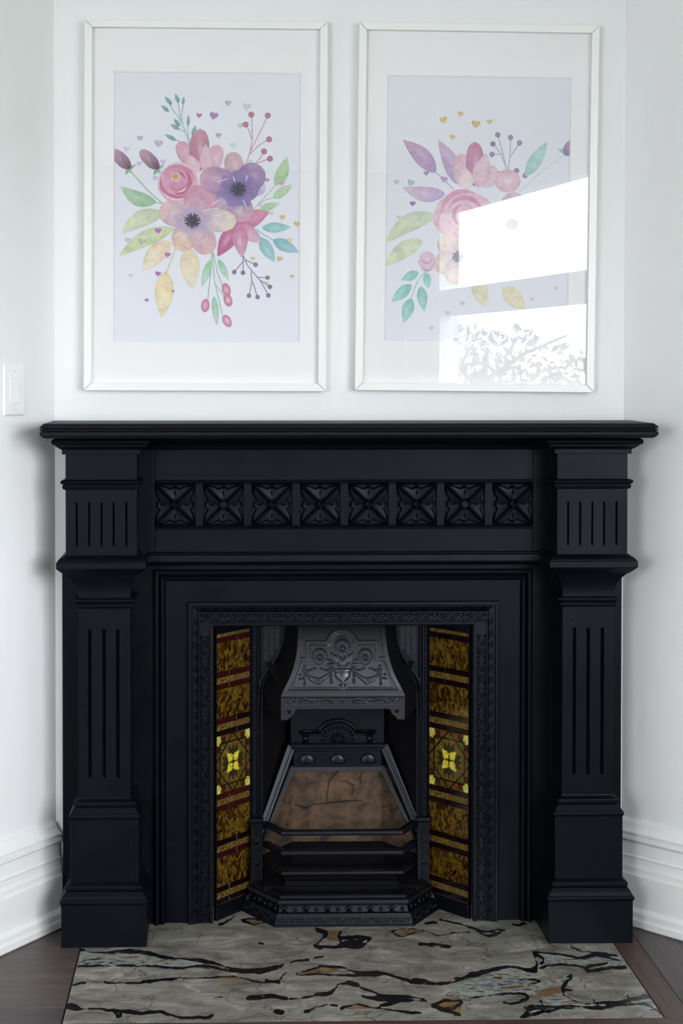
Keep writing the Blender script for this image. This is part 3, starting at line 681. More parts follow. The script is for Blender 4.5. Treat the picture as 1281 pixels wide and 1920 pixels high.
# slanted cuts of the rope moulding, in groups of four
mb = MB()
n_out = (0.0128, -0.0262); n_in = (0.0272, -0.0168)
def rope(side, s0, s1, lean):
    a, b = [], []
    def pt(d, y, s):
        if side == 'T': return Vector((s, y, 0.8407-d))
        return Vector((side*(0.4042-d), y, s))
    w = 0.0010; k = 0.0085*lean
    P = [pt(n_out[0]+0.002, n_out[1]+0.0013, s0-w+k), pt(n_out[0]+0.002, n_out[1]+0.0013, s0+w+k), pt(n_in[0]-0.001, n_in[1]-0.0007, s0+w), pt(n_in[0]-0.001, n_in[1]-0.0007, s0-w)]
    mid = [(p+q)/2+Vector((0, -0.0020, 0)) for p, q in ((P[0], P[1]), (P[3], P[2]))]
    mb.quad(P[0], mid[0], mid[1], P[3]); mb.quad(mid[0], P[1], P[2], mid[1])
s = -0.372
while s < 0.372:
    for k in range(4):
        if s+k*0.0042 < 0.372: rope('T', s+k*0.0042, 0, 1)
    s += 0.0302
for sx in (-1, 1):
    s = 0.02
    while s < 0.805:
        for k in range(4): rope(sx, s+k*0.0042, 0, 1)
        s += 0.0302
o = mb.obj('rope_cuts', IR, frm); o['kind'] = 'stuff'

# tiled cheeks
TL = 0.152; CO, CI = (0.3395, 0.004), (0.2435, 0.1262)
cl = math.hypot(CI[0]-CO[0], CI[1]-CO[1]); ang = math.atan2(CI[1]-CO[1], CO[0]-CI[0])
def tile_mesh(name, w, h, m, colfn=None, n=1):
    mb = MB(); e = 0.0009; t = 0.006
    if colfn is None:
        r = [[(x, 0, z) for x, z in ((0, 0), (w, 0), (w, h), (0, h))], [(x, -t+e, z) for x, z in ((0, 0), (w, 0), (w, h), (0, h))], [(x, -t, z) for x, z in ((e, e), (w-e, e), (w-e, h-e), (e, h-e))]]
        mb.loft(r); return mb.mesh(name, m)
    u = np.linspace(0, 1, n); U, V = np.meshgrid(u, u)
    ed = np.minimum(np.minimum(U, 1-U), np.minimum(V, 1-V))
    mb.grid(np.stack([U*w, -t+e*(ed < 1e-6), V*h], -1))
    mb.quad((0, 0, 0), (w, 0, 0), (w, -t+e, 0), (0, -t+e, 0)); mb.quad((0, -t+e, h), (w, -t+e, h), (w, 0, h), (0, 0, h)); mb.quad((0, 0, 0), (0, -t+e, 0), (0, -t+e, h), (0, 0, h)); mb.quad((w, -t+e, 0), (w, 0, 0), (w, 0, h), (w, -t+e, h))
    me = mb.mesh(name, m); col = colfn(U*2-1, V*2-1).reshape(-1, 3)
    full = np.ones((len(me.vertices), 4), np.float32); full[:, :3] = (0.02, 0.008, 0.004); full[:len(col), :3] = col
    a = me.attributes.new('paint', 'FLOAT_COLOR', 'POINT'); a.data.foreach_set('color', full.ravel()); return me
def star_paint(U, V):
    col = np.empty(U.shape+(3,)); col[:] = (0.145, 0.080, 0.014)
    def put(mask, c, k=1.0):
        mk = (np.clip(mask, 0, 1)*k)[..., None]; col[:] = col*(1-mk)+np.array(c)*mk
    r = np.hypot(U, V); th = np.arctan2(V, U)
    q = np.maximum(abs(U), abs(V)); dia = abs(U)+abs(V)
    put((q > 0.78)*1.0, (0.13, 0.050, 0.012), 0.8)                         # orange-brown outer ring
    put(((dia > 1.02) & (q < 0.72))*1.0, (0.075, 0.07, 0.014), 0.9)       # olive triangles
    put(((dia < 1.0) & (q > 0.72))*1.0, (0.09, 0.075, 0.014), 0.9)
    for s in range(4):                                                    # axial leaves, dark green
        a = s*PI/2; u = U*np.cos(a)+V*np.sin(a); v = -U*np.sin(a)+V*np.cos(a)
        for t in (-0.17, 0.0, 0.17):
            uu = u*np.cos(t*2.2)+v*np.sin(t*2.2); vv = -u*np.sin(t*2.2)+v*np.cos(t*2.2)
            w = 0.085*np.sin(np.clip((uu-0.16)/0.50, 0, 1)*PI)
            put((abs(vv) < w)*1.0, (0.018, 0.026, 0.008), 0.9)
    for s in range(4):                                                    # red-brown blobs by the corners
        a = s*PI/2+PI/4; u = U*np.cos(a)+V*np.sin(a); v = -U*np.sin(a)+V*np.cos(a)
        put((np.hypot((u-0.98)/0.12, (abs(v)-0.20)/0.16) < 1)*1.0, (0.045, 0.008, 0.005), 0.9)
        put((np.hypot((u-1.22)/0.22, v/0.15) < 1)*1.0, (0.62, 0.60, 0.09))
        put((np.hypot((u-1.22)/0.06, v/0.20) < 1)*1.0, (0.66, 0.62, 0.22), 0.7)
        w = 0.150*np.sin(np.clip((u-0.05)/0.42, 0, 1)**0.70*PI)
        put((abs(v) < w)*1.0, (0.66, 0.55, 0.035)); put((abs(v) < w*0.5)*(u > 0.12), (0.72, 0.66, 0.11), 0.7)
    for d in (abs(q-0.74), abs(dia-1.03)/1.414):
        put(np.clip((0.036-d)/0.012, 0, 1), (0.010, 0.005, 0.003))
    put((r < 0.06)*1.0, (0.012, 0.008, 0.004))
    put(((abs(U) < 0.016) | (abs(V) < 0.016))*(r < 0.20), (0.012, 0.008, 0.004))
    return col
e1, e2 = 0.060, 0.092
T = {'tile': tile_mesh('tile', TL, 0.0765, M['tortoise']), 'scroll': tile_mesh('tile', TL, 0.0165, M['scroll']), 'star': tile_mesh('tile', TL, TL, M['startile'], star_paint, 72)}
for nm, w in (('a', e1-0.0004), ('b', e2-0.0004)):
    T['red'+nm] = tile_mesh('tile', w, 0.0136, M['redtile']); T['dark'+nm] = tile_mesh('tile', w, 0.0136, M['darktile'])
rows = ['r', 'p', 'r', 't', 'r', 'p', 'r', 't', 'r', 'p', 'r', 'S', 'r', 'p', 'r', 't', 'r', 'p', 'r', 't', 'r', 'p']
hts = {'r': 0.0136, 'p': 0.0165, 't': 0.0765, 'S': TL}
for sg in (-1, 1):
    root = Vector((sg*CO[0], CO[1], 0)) if sg < 0 else Vector((CI[0], CI[1], 0))
    phi = ang if sg < 0 else -ang
    mb = MB(); mb.box(0, cl, 0.0, 0.008, 0.0, 0.785)
    pan = mb.obj('tile_panel', M['grout'], ins); pan.location = root; pan.rotation_euler = (0, 0, phi)
    MB().box(0.0, cl, -0.012, 0.0, 0.0, 0.036).obj('kick_strip', IR, pan, bevel=0.002)
    for a, b in ((0.0, 0.0035), (cl-0.0035, cl)): MB().box(a, b, -0.010, 0.0, 0.036, 0.785).obj('edge_strip', IR, pan)
    MB().box(0.0035, cl-0.0035, -0.0085, 0.0, 0.7515, 0.785).obj('edge_strip', IR, pan)
    z = 0.0385; x0 = (cl-TL)/2; rc = random.Random(11 if sg < 0 else 5)
    for i, r_ in enumerate(rows):
        h = hts[r_]
        if r_ == 'r':
            order = ('a', 'b') if (i//4) % 2 == 0 else ('b', 'a'); x = x0
            for k in order:
                red = 'red' if ((sg < 0 and i >= 4 and not (i in (14, 6) and k == 'a') and i not in (12,)) and rc.random() < 0.85) else 'dark'
                o = link('tile', T[red+k], pan); o.location = (x, 0, z); x += (e1 if k == 'a' else e2)
        else:
            o = link('tile', T[{'p': 'scroll', 't': 'tile', 'S': 'star'}[r_]], pan); o.location = (x0, 0, z)
        z += h+0.0006
# top closing plate of the recess
MB().box(-0.345, 0.345, 0.006, 0.16, 0.786, 0.795).obj('top_plate', IR, ins)

# back plate with beaded strips and woven spandrels
for sg in (-1, 1):
    P = [(0.2435, 0.0), (0.2435, 0.786), (0.1440, 0.786), (0.1440, 0.735), (0.146, 0.705), (0.152, 0.680), (0.165, 0.655), (0.183, 0.628), (0.196, 0.605), (0.2070, 0.588), (0.2070, 0.0)]
    mb = MB(); mb.prism([(sg*x, 0.122, z) for x, z in P], (0, 0.010, 0)); bp = fix_normals(mb.obj('back_plate', IR, ins))
    mb = MB()
    for x in (0.2405, 0.2215, 0.2140):
        mb.loft([[(sg*x+0.0022*math.cos(PI*k/4), 0.122-0.0045*math.sin(PI*k/4), z) for k in range(5)] for z in (0.235, 0.785)])
    fix_normals(mb.obj('edge_bead', IR, bp))
    mb = MB(); z = 0.240
    while z < 0.783:
        mb.ball((sg*0.2308, 0.1205, z), 0.0042, 8, 4, 0.9); z += 0.01085
    o = mb.obj('bead_strip', IR, bp, smooth=True); o['kind'] = 'stuff'
    # curved ribs beside the hood
    rib = [(0.1470, 0.786), (0.1478, 0.748), (0.1525, 0.712), (0.163, 0.683), (0.180, 0.655), (0.1990, 0.628), (0.2105, 0.610), (0.2150, 0.594), (0.2155, 0.576)]
    def ribmesh(pts, w, d):
        mb = MB(); rings = []
        for i, (x, z) in enumerate(pts):
            a = Vector(pts[max(i-1, 0)]); b = Vector(pts[min(i+1, len(pts)-1)]); t = (b-a).normalized(); n = Vector((-t.y, t.x))
            rings.append([(sg*(x+n.x*w*q), 0.122-d*hh, z+n.y*w*q) for q, hh in ((-1, 0), (-0.85, 0.8), (0, 1.0), (0.85, 0.8), (1, 0))])
        return mb.loft(rings, close=True)
    fix_normals(ribmesh(rib, 0.0050, 0.012).obj('arch_rib', IR, bp))
    fix_normals(ribmesh([(x-0.0105-0.002*max(0, i-4), z-0.002*i) for i, (x, z) in enumerate(rib)], 0.0017, 0.016).obj('arch_rib', IR, bp))
    # basket-weave hatching
    mb = MB()
    for ci, cx in enumerate((0.1985, 0.1835, 0.1685)):
        for ri in range(8):
            zc = 0.772-ri*0.0148
            if zc < lerp_tab(cx-0.004, [(0.150, 0.722), (0.155, 0.705), (0.163, 0.690), (0.180, 0.664), (0.200, 0.636)])+0.006: continue
            for k in range(5):
                if (ci+ri) % 2 == 0:
                    zz = zc-0.006+k*0.0029; mb.box(sg*cx-0.0066, sg*cx+0.0066, 0.1170, 0.1225, zz, zz+0.0015)
                else:
                    o_ = -0.006+k*0.0029
                    mb.obox((sg*cx-0.0062, 0.1170, zc+o_+0.003), (0.0124, 0, -0.006), (0, 0.0055, 0), (0, 0, 0.0016))
    o = mb.obj('woven_hatching', M['graphite'], bp); o['kind'] = 'stuff'
    # grate posts
    x0, x1 = (sg*0.2389, sg*0.2074) if sg < 0 else (0.2074, 0.2389)
    xc = (x0+x1)/2; hw = 0.0155
    PS = lambda z, o: (z, xc-hw-o, xc+hw+o, 0.098-o)
    post = fix_normals(stack([PS(0.0, 0.016), PS(0.028, 0.015), PS(0.040, 0.011), PS(0.050, 0.004), PS(0.056, 0.0), PS(0.059, 0.002), PS(0.062, 0.0), PS(0.230, 0.0), PS(0.233, 0.003), PS(0.241, 0.003), PS(0.243, 0.0)], 0.124).obj('grate_post', IR, ins, bevel=0.001))
    for k in range(3):
        zb = 0.066+k*0.0565; mb = MB()
        for a, b, c, d in ((-hw, hw, zb-0.004, zb), (-hw, hw, zb+0.045, zb+0.048), (-hw, -hw+0.005, zb, zb+0.045), (hw-0.005, hw, zb, zb+0.045)): mb.box(xc+a, xc+b, 0.0925, 0.099, c, d)
        for dx in (-0.0042, 0.0, 0.0042): mb.box(xc+dx-0.0013, xc+dx+0.0013, 0.094, 0.099, zb+0.014, zb+0.041)
        mb.tube([(xc, 0.099, zb+0.003), (xc, 0.0925, zb+0.003)], 0.0075, 12)
        fix_normals(mb.obj('post_panel', IR, post))

# ------------------------------------------------------------------ hood (relief worked as real height)
NU, NV = 261, 190
tv = np.linspace(60, 865, NV); tu = np.linspace(-1, 1, NU)
XL = [(60, 186), (200, 178), (300, 168), (400, 148), (480, 125), (560, 92), (640, 50), (700, 18), (745, 0), (865, 0)]
half = 628-lerp_tab(tv, XL)
Ug = tu[None, :]*half[:, None]+628; Vg = np.repeat(tv[:, None], NU, 1)
Us = 628+abs(Ug-628); Um = 628-abs(Ug-628)            # mirrored coordinate on the left half
h = np.zeros(Ug.shape)
dist_out = Um-lerp_tab(Vg, XL)
low = Vg > 690
h += np.where((~low) & (dist_out > 46), -4.5, 0)                     # sunk field inside the border
arc = [(628+150*math.cos(a), 262-150*math.sin(a)) for a in np.linspace(R(170), R(90), 16)]
path = [(lerp_tab(395, XL), 392), (272, 392), (272, 232)]+[(468, 232)]+arc
d = segdist(Um, Vg, path); h = np.where((d < 17) & (~low), 0.0, h)
d2 = segdist(Um, Vg, [(x+(26 if y > 200 and x < 400 else 12), y+30) for x, y in path[1:4]]+[(628+118*math.cos(a), 262-118*math.sin(a)) for a in np.linspace(R(170), R(90), 12)])
h = np.where((d2 < 5) & (d > 17) & (~low), -2.6, h)
bead = np.minimum(segdist(Um, Vg, [(108, 672), (585, 672), (590, 640), (628, 640)]), segdist(Um, Vg, [(206, 430), (170, 540), (110, 668)]))
h = np.where((bead < 8) & (h < -3), -2.2, h)
def add(mask, val):
    global h
    h = np.where(mask & (h < val-4.5), val-4.5, h)
def flower(cx, cy, Rr):
    r = np.hypot(Ug-cx, Vg-cy)/Rr; th = np.arctan2(Vg-cy, Ug-cx)
    pet = 3.6*(0.45+0.55*abs(np.cos(8*th)))*np.sqrt(np.clip(1-((r-0.68)/0.34)**2, 0, 1))
    dome = 5.2*np.sqrt(np.clip(1-(r/0.26)**2, 0, 1))
    v = np.maximum(pet*(r > 0.36), dome); add(v > 0.2, v)
def leafr(x0, y0, x1, y1, w):
    L_ = math.hypot(x1-x0, y1-y0); cx, cy = (x1-x0)/L_, (y1-y0)/L_
    u = ((Ug-x0)*cx+(Vg-y0)*cy)/L_; v = (-(Ug-x0)*cy+(Vg-y0)*cx)
    ww = w*np.sin(np.clip(u, 0, 1)*PI); k = np.where(ww > 1, abs(v)/np.maximum(ww, 1), 9)
    hh = np.where(k < 1, 3.4*np.sqrt(np.clip(1-k*k, 0, 1))-1.6*np.exp(-(v/4)**2), 0); add(k < 1, hh)
def ridge(pts, w, hh):
    d = segdist(Ug, Vg, pts); v = hh*np.sqrt(np.clip(1-(d/w)**2, 0, 1)); add(d < w, v)
def blob(cx, cy, rx, ry, hh):
    r = np.hypot((Ug-cx)/rx, (Vg-cy)/ry); add(r < 1, hh*np.sqrt(np.clip(1-r*r, 0, 1)))
def ring(cx, cy, r0, w, hh):
    d = abs(np.hypot(Ug-cx, Vg-cy)-r0); add(d < w, hh*np.sqrt(np.clip(1-(d/w)**2, 0, 1)))
flower(630, 283, 82); flower(396, 364, 78); flower(862, 368, 78)
ridge([(630, 350), (630, 460)], 9, 3.2); ridge([(450, 385), (530, 410), (605, 465)], 8, 3); ridge([(806, 388), (730, 410), (655, 465)], 8, 3)
for a in ((508, 325, 575, 425, 26), (565, 345, 622, 450, 26), (745, 325, 690, 425, 26), (695, 345, 638, 450, 26), (455, 448, 570, 452, 24), (688, 452, 805, 442, 24)): leafr(*a)
vh = lerp_tab(Vg, [(484, 92), (505, 92), (508, 78), (530, 84), (560, 74), (585, 52), (600, 26), (612, 13), (632, 13), (640, 30), (655, 34)])
k = abs(Ug-628)/vh; inn = (Vg > 484) & (Vg < 655) & (k < 1)
flute_ = np.where((Vg > 560) & (Vg < 600), 0.7*np.cos((Ug-628)*0.42), 0)+np.where((Vg > 508) & (Vg < 514), -1.5, 0)
add(inn, np.where(inn, 6.0*np.sqrt(np.clip(1-k*k, 0, 1))+flute_, 0))
for sgn in (1, -1):
    X = lambda x: 628+sgn*(x-628)
    for o_ in (0, 16, 32, 46):
        ridge([(X(250+o_*0.35), 515+o_*0.5), (X(290+o_*0.4), 560+o_*0.75), (X(385), 580+o_), (X(440-o_*0.3), 560+o_*0.7), (X(498-o_*0.2), 525+o_*0.4)], 8, 3.6-o_*0.012)
    for cx in (242, 510): ring(X(cx), 497, 15, 7, 4.0); blob(X(cx), 497, 7, 7, 3)
    blob(X(244), 560, 13, 45, 4.2); blob(X(242), 625, 13, 18, 4.2); blob(X(512), 555, 13, 35, 4.2); blob(X(512), 600, 15, 25, 4.4)
    blob(X(245), 462, 20, 12, 3)
    for x, y, s in ((285, 500, 13), (312, 492, 11), (345, 482, 12), (415, 485, 12), (445, 495, 10), (470, 495, 12), (200, 540, 10), (215, 575, 10), (190, 580, 9)): blob(X(x), y, s*1.3, s*0.8, 3.2)
# lower band: sunk panels with a vine
pan_l = (Um > 52) & (Um < 536) & (Vg > 764) & (Vg < 824); pan_c = (abs(Ug-624) < 46) & (Vg > 766) & (Vg < 822)
h = np.where(pan_l | pan_c, -4.5, h)
def addl(mask, val):
    global h
    h = np.where(mask & (h < val-4.5), val-4.5, h)
vine = 794+20*np.sin((Um-70)/232*2*PI); dv = abs(Vg-vine)*0.80
addl((dv < 9) & pan_l & (Um < 505) & (Um > 70), 4.6*np.sqrt(np.clip(1-(dv/9)**2, 0, 1)))
for x, y in ((100, 790), (150, 785), (185, 800), (262, 778), (330, 805), (378, 792), (440, 780), (485, 786), (512, 800)):
    r = np.hypot((Um-x)/22, (Vg-y)/13); addl((r < 1) & pan_l, 4.2*np.sqrt(np.clip(1-r*r, 0, 1)))
r = np.hypot(Ug-628, Vg-792)/14; addl(r < 1, 4*np.sqrt(np.clip(1-r*r, 0, 1)))
sm = np.exp(-((Vg-745)/14)**2)*1.6
Yb = 0.058*np.clip(1-(Vg-60)/660, 0, 1)**1.55
KX, KZ = 0.0002583, 0.0002623
HX_ = (Ug-628)*KX; HZ_ = 0.7857-Vg*KZ; HY_ = -0.004+Yb-(h+sm)*0.00125
mb = MB(); mb.grid(np.stack([HX_, HY_, HZ_], -1))
# underside and the two cheeks running back to the plate
GR = M['graphite']
hood = mb.obj('hood', GR, ins, smooth=False)
hood.data.polygons.foreach_set('use_smooth', [True]*len(hood.data.polygons))
for sg in (-1, 1):
    mb = MB(); A = []; B = []
    for v in (60, 150, 250, 350, 430, 500, 570, 640, 700, 745, 865, 975):
        w = (628-lerp_tab(v, XL))*KX; z = 0.7857-v*KZ; y = -0.004+0.058*max(0, 1-(v-60)/660)**1.55
        wb = w+0.030+0.014*min(1, (v-60)/690); A.append((sg*w, y, z)); B.append((sg*wb, 0.121, z+0.004))
    mb.loft([A, B], close=False, cap=False); fix_normals(mb.obj('hood_cheek', M['soot'], hood))
    mb = MB()
    for k in range(3):
        t = 0.35+0.13*k; p = Vector((sg*(0.1622+0.044*t), 0.125*t-0.004, 0.575)); mb.tube([p+Vector((-sg*0.002, -0.003, 0.006)), p+Vector((-sg*0.002, -0.003, -0.004))+Vector((sg*0.003, 0.008, 0))], 0.0013, 6)
    fix_normals(mb.obj('cheek_leaf', IR, hood))
    P = [(0, 860), (245, 860), (205, 872), (150, 882), (132, 925), (95, 955), (72, 985), (0, 985)]
    mb = MB(); mb.prism([(sg*(628-u)*KX, -0.004, 0.7857-v*KZ) for u, v in P], (0, 0.010, 0)); ft = fix_normals(mb.obj('hood_bracket', GR, hood, bevel=0.0012))
    mb = MB(); Q = [(55, 885), (105, 885), (98, 915), (70, 920)]; mb.prism([(sg*(628-u)*KX, -0.0048, 0.7857-v*KZ) for u, v in Q], (0, 0.002, 0)); fix_normals(mb.obj('bracket_dark_plate', M['soot'], ft))  # dark raised plate standing in for the shade of a hole
mb = MB(); mb.box(-0.162, 0.162, -0.003, 0.010, 0.556, 0.562); mb.obj('hood_lip', GR, hood)
mb = MB(); mb.quad((-0.16, 0.0, 0.60), (0.16, 0.0, 0.60), (0.20, 0.121, 0.66), (-0.20, 0.121, 0.66)); mb.obj('hood_underside', M['soot'], hood)

# ------------------------------------------------------------------ firebox
SO = M['soot']
mb = MB()
for sg in (-1, 1): mb.quad((sg*0.2075, 0.128, 0.0), (sg*0.128, 0.262, 0.0), (sg*0.128, 0.262, 0.66), (sg*0.2075, 0.128, 0.66))
mb.quad((-0.128, 0.262, 0.0), (0.128, 0.262, 0.0), (0.128, 0.262, 0.66), (-0.128, 0.262, 0.66)); mb.quad((-0.2075, 0.128, 0.66), (0.2075, 0.128, 0.66), (0.128, 0.262, 0.66), (-0.128, 0.262, 0.66))
mb.obj('firebox_lining', SO, ins)
mb = MB()
for a in ((-0.384, -0.374, 0.012, 0.31, -0.012, 0.799), (0.374, 0.384, 0.012, 0.31, -0.012, 0.799), (-0.384, 0.384, 0.30, 0.31, -0.012, 0.799), (-0.384, 0.384, 0.012, 0.31, 0.796, 0.806)): mb.box(*a)
mb.obj('outer_casing', SO, ins)
MB().box(-0.128, 0.128, 0.205, 0.215, 0.40, 0.56).obj('fire_back_plate', IR, ins, bevel=0.001)
# fan crest
mb = MB(); arcp = lambda r, a0, a1, n, yy: [(r*math.cos(a), yy, 0.424+r*math.sin(a)) for a in np.linspace(a0, a1, n)]
mb.tube([(-0.104, 0.200, 0.4530), (-0.052, 0.200, 0.4530)]+arcp(0.0605, R(152), R(28), 15, 0.199)+[(0.052, 0.200, 0.4530), (0.104, 0.200, 0.4530)], 0.0052, 8)
mb.tube([(-0.100, 0.200, 0.446), (-0.048, 0.200, 0.446)]+arcp(0.050, R(155), R(25), 13, 0.199)+[(0.048, 0.200, 0.446), (0.100, 0.200, 0.446)], 0.0028, 6)
for k in range(11):
    a = R(8+k*16.4); mb.tube([(0.013*math.cos(a), 0.203, 0.424+0.013*math.sin(a)), (0.046*math.cos(a), 0.203, 0.424+0.043*math.sin(a))], [0.0014, 0.0034], 6)
mb.tube(arcp(0.013, 0, PI, 9, 0.201), 0.0032, 8); mb.tube(arcp(0.006, 0, PI, 7, 0.200), 0.0028, 8)
for sg in (-1, 1): mb.box(sg*0.088-0.008, sg*0.088+0.008, 0.200, 0.206, 0.424, 0.442)
fix_normals(mb.obj('fan_crest', IR, ins, smooth=True))
# trapezoid frame round the bricks
def bar3(mb, pts, prof):
    rings = []
    for p, (sx, sz) in pts: rings.append([(p[0]+a*sx, p[1]+b, p[2]+a*sz) for a, b in prof])
    mb.loft(rings)
pf = [(-1, 0.006), (-1, -0.002), (-0.75, -0.006), (-0.25, -0.006), (-0.15, -0.001), (0.15, -0.001), (0.25, -0.008), (0.85, -0.008), (1, -0.002), (1, 0.006)]
mb = MB(); w = 0.0105
bar3(mb, [((-0.212, 0.112, 0.205), (-w*0.95, w*0.4)), ((-0.1275, 0.195, 0.412), (-w*0.95, w)), ((0.1275, 0.195, 0.412), (w*0.95, w)), ((0.212, 0.112, 0.205), (w*0.95, w*0.4))], pf)
fix_normals(mb.obj('fire_frame', IR, ins))
band_ = MB().box(-0.121, 0.121, 0.201, 0.212, 0.356, 0.408).obj('ornament_band', IR, ins, bevel=0.001)
mb = MB()
for x in (-0.084, 0.0, 0.084):
    mb.loft([[(x+0.0215*r*math.cos(a), 0.2005-0.006*(1-r*r)**0.5, 0.372+0.0215*r*max(-0.35, math.sin(a))) for a in np.linspace(0, 2*PI, 20, endpoint=False)] for r in (1.0, 0.85, 0.5, 0.15)])
    mb.tube([(x, 0.196, 0.370), (x, 0.192, 0.370)], 0.003, 6)
for x in (-0.042, 0.042):
    for k in range(3): mb.box(x-0.019, x+0.019, 0.1985, 0.202, 0.372+k*0.0085, 0.376+k*0.0085)
fix_normals(mb.obj('roundel_row', IR, band_))
# fire bricks: cracked back and two splayed sides
def brick_mesh(P00, P10, P11, P01, nu, nv, cracks, seed):
    P00, P10, P11, P01 = map(np.array, (P00, P10, P11, P01))
    u = np.linspace(0, 1, nu); v = np.linspace(0, 1, nv); U, V = np.meshgrid(u, v)
    P = (1-U)[..., None]*((1-V)[..., None]*P00+V[..., None]*P01)+U[..., None]*((1-V)[..., None]*P10+V[..., None]*P11)
    n = np.cross(P10-P00, P01-P00); n = n/np.linalg.norm(n)
    d = np.full(U.shape, 1.0)
    for c in cracks: d = np.minimum(d, segdist(U*1.6, V, [(a*1.6, b) for a, b in c]))
    jit = np.array([[mnoise.noise((a*9+seed, b*9, 3.1)) for a in u] for b in v])
    cr = np.clip(1-(d+jit*0.004)/0.013, 0, 1)
    P = P+n*(-0.003*cr+0.0008*jit)[..., None]
    mb = MB(); mb.grid(P); k = len(mb.v); q = [P[0, 0], P[0, -1], P[-1, -1], P[-1, 0]]; mb.v += [tuple(p-n*0.02) for p in q]
    c_ = [0, nu-1, nu*nv-1, nu*(nv-1)]
    for i in range(4): mb.f.append((c_[(i+1) % 4], c_[i], k+i, k+(i+1) % 4))
    mb.f.append((k+3, k+2, k+1, k))
    o = mb.obj('fire_brick', M['brick'], ins, smooth=False); a = o.data.attributes.new('crack', 'FLOAT', 'POINT'); f = np.zeros(len(o.data.vertices), np.float32); f[:cr.size] = cr.ravel(); a.data.foreach_set('value', f)
    return o
def cc(pts): return [((x-205)/765, 1-(y-570)/760) for x, y in pts]
CR = [cc([(650, 560), (615, 600), (550, 680), (520, 740), (500, 880), (505, 960)]), cc([(840, 560), (810, 620), (780, 700), (795, 755)]), cc([(620, 730), (660, 725), (730, 770), (715, 870)]), cc([(230, 960), (330, 995), (390, 960), (520, 945), (650, 930), (800, 920)])]
brick_mesh((-0.124, 0.234, 0.142), (0.124, 0.234, 0.142), (0.124, 0.232, 0.352), (-0.124, 0.232, 0.352), 110, 90, CR, 0.0)
brick_mesh((-0.205, 0.115, 0.142), (-0.1235, 0.234, 0.142), (-0.1235, 0.232, 0.352), (-0.130, 0.205, 0.352), 34, 50, [[(0.2, 0.62), (0.6, 0.55), (0.95, 0.5)]], 4.0)
brick_mesh((0.1235, 0.234, 0.142), (0.205, 0.115, 0.142), (0.130, 0.205, 0.352), (0.1235, 0.232, 0.352), 34, 50, [[(0.05, 0.47), (0.5, 0.45), (0.95, 0.52)]], 7.0)
mb = MB(); mb.loft([[(-0.198, 0.120, 0.205), (-0.190, 0.122, 0.205), (-0.190, 0.128, 0.205), (-0.198, 0.128, 0.205)], [(-0.128, 0.203, 0.358), (-0.120, 0.203, 0.344), (-0.120, 0.226, 0.344), (-0.128, 0.226, 0.358)], [(0.128, 0.203, 0.358), (0.120, 0.203, 0.344), (0.120, 0.226, 0.344), (0.128, 0.226, 0.358)], [(0.198, 0.120, 0.205), (0.190, 0.122, 0.205), (0.190, 0.128, 0.205), (0.198, 0.128, 0.205)]])
fix_normals(mb.obj('cement_edge', M['ash'], ins))
# fire bars, bowed out in plan
for z, t in ((0.2275, 0.0065), (0.1745, 0.0070), (0.1215, 0.0062)):
    plan = [(-0.209, 0.100), (-0.1595, 0.006), (0.1595, 0.006), (0.209, 0.100)]
    rings = []
    prof = [(0.0, -t), (-0.001, -t*0.3), (0.0, t*0.6), (0.003, t), (0.018, t), (0.018, -t)]
    rings = [[(*p, z+dz) for p, dz in zip([offs(plan, d)[i] for d, _ in prof], [q for _, q in prof])] for i in range(4)]
    fix_normals(MB().loft(rings).obj('fire_bar', IR, ins, bevel=0.0012))
# stepped base and its ornament
plan = [(-0.2645, 0.082), (-0.1810, -0.056), (0.1810, -0.056), (0.2645, 0.082)]
prof = [(0.0, 0.0), (0.0005, 0.004), (0.003, 0.006), (0.012, 0.028), (0.013, 0.031), (0.021, 0.032), (0.026, 0.046), (0.026, 0.051), (0.019, 0.0525), (0.019, 0.056), (0.022, 0.063), (0.027, 0.0655), (0.030, 0.0655), (0.031, 0.072), (0.034, 0.0745), (0.040, 0.0745), (0.048, 0.078), (0.060, 0.078), (0.060, 0.0)]
base = fix_normals(MB().loft([[(*offs(plan, d)[i], z) for d, z in prof] for i in range(4)]).obj('base_fret', IR, ins, bevel=0.0006, seg=1))
mb = MB()
def along(i, s, d):
    a = Vector(offs(plan, d)[i]); b = Vector(offs(plan, d)[i+1]); return a+(b-a)*s, (b-a).normalized(), (b-a).length
for i, n in ((0, 6), (1, 12), (2, 6)):
    for k in range(n):
        p, t, L_ = along(i, (k+0.5)/n, 0.0225); nrm = Vector((t.y, -t.x))
        c = Vector((p.x, p.y, 0.040))+Vector((nrm.x, nrm.y, 0))*0.003
        if k % 2: mb.ball(tuple(c), 0.0055, 8, 4)
        else:
            for q in (-1, 1): mb.tube([c+Vector((t.x*0.010*q, t.y*0.010*q, 0.004)), c+Vector((0, 0, 0.002)), c+Vector((t.x*0.007*q, t.y*0.007*q, -0.008))], [0.0018, 0.0035, 0.0015], 6)
            mb.tube([c+Vector((0, 0, 0.010)), c+Vector((0, 0, -0.009))], [0.0035, 0.0012], 6)
    n = int(along(i, 0, 0.005)[2]/0.0062); flip = 0
    for k in range(n-1):
        p, t, L_ = along(i, (k+0.7)/n, 0.0058); nrm = Vector((t.y, -t.x)); ln = 1 if (k//4) % 2 else -1
        A = Vector((p.x-t.x*0.004*ln, p.y-t.y*0.004*ln, 0.009)); A += Vector((nrm.x, nrm.y, 0))*0.0022
        q, _, _ = along(i, (k+0.7)/n, 0.0095); B = Vector((q.x+t.x*0.004*ln, q.y+t.y*0.004*ln, 0.0215))+Vector((nrm.x, nrm.y, 0))*0.0016
        mb.tube([A, B], 0.0013, 5)
o = fix_normals(mb.obj('fret_ornament', IR, base, smooth=True)); o['kind'] = 'stuff'
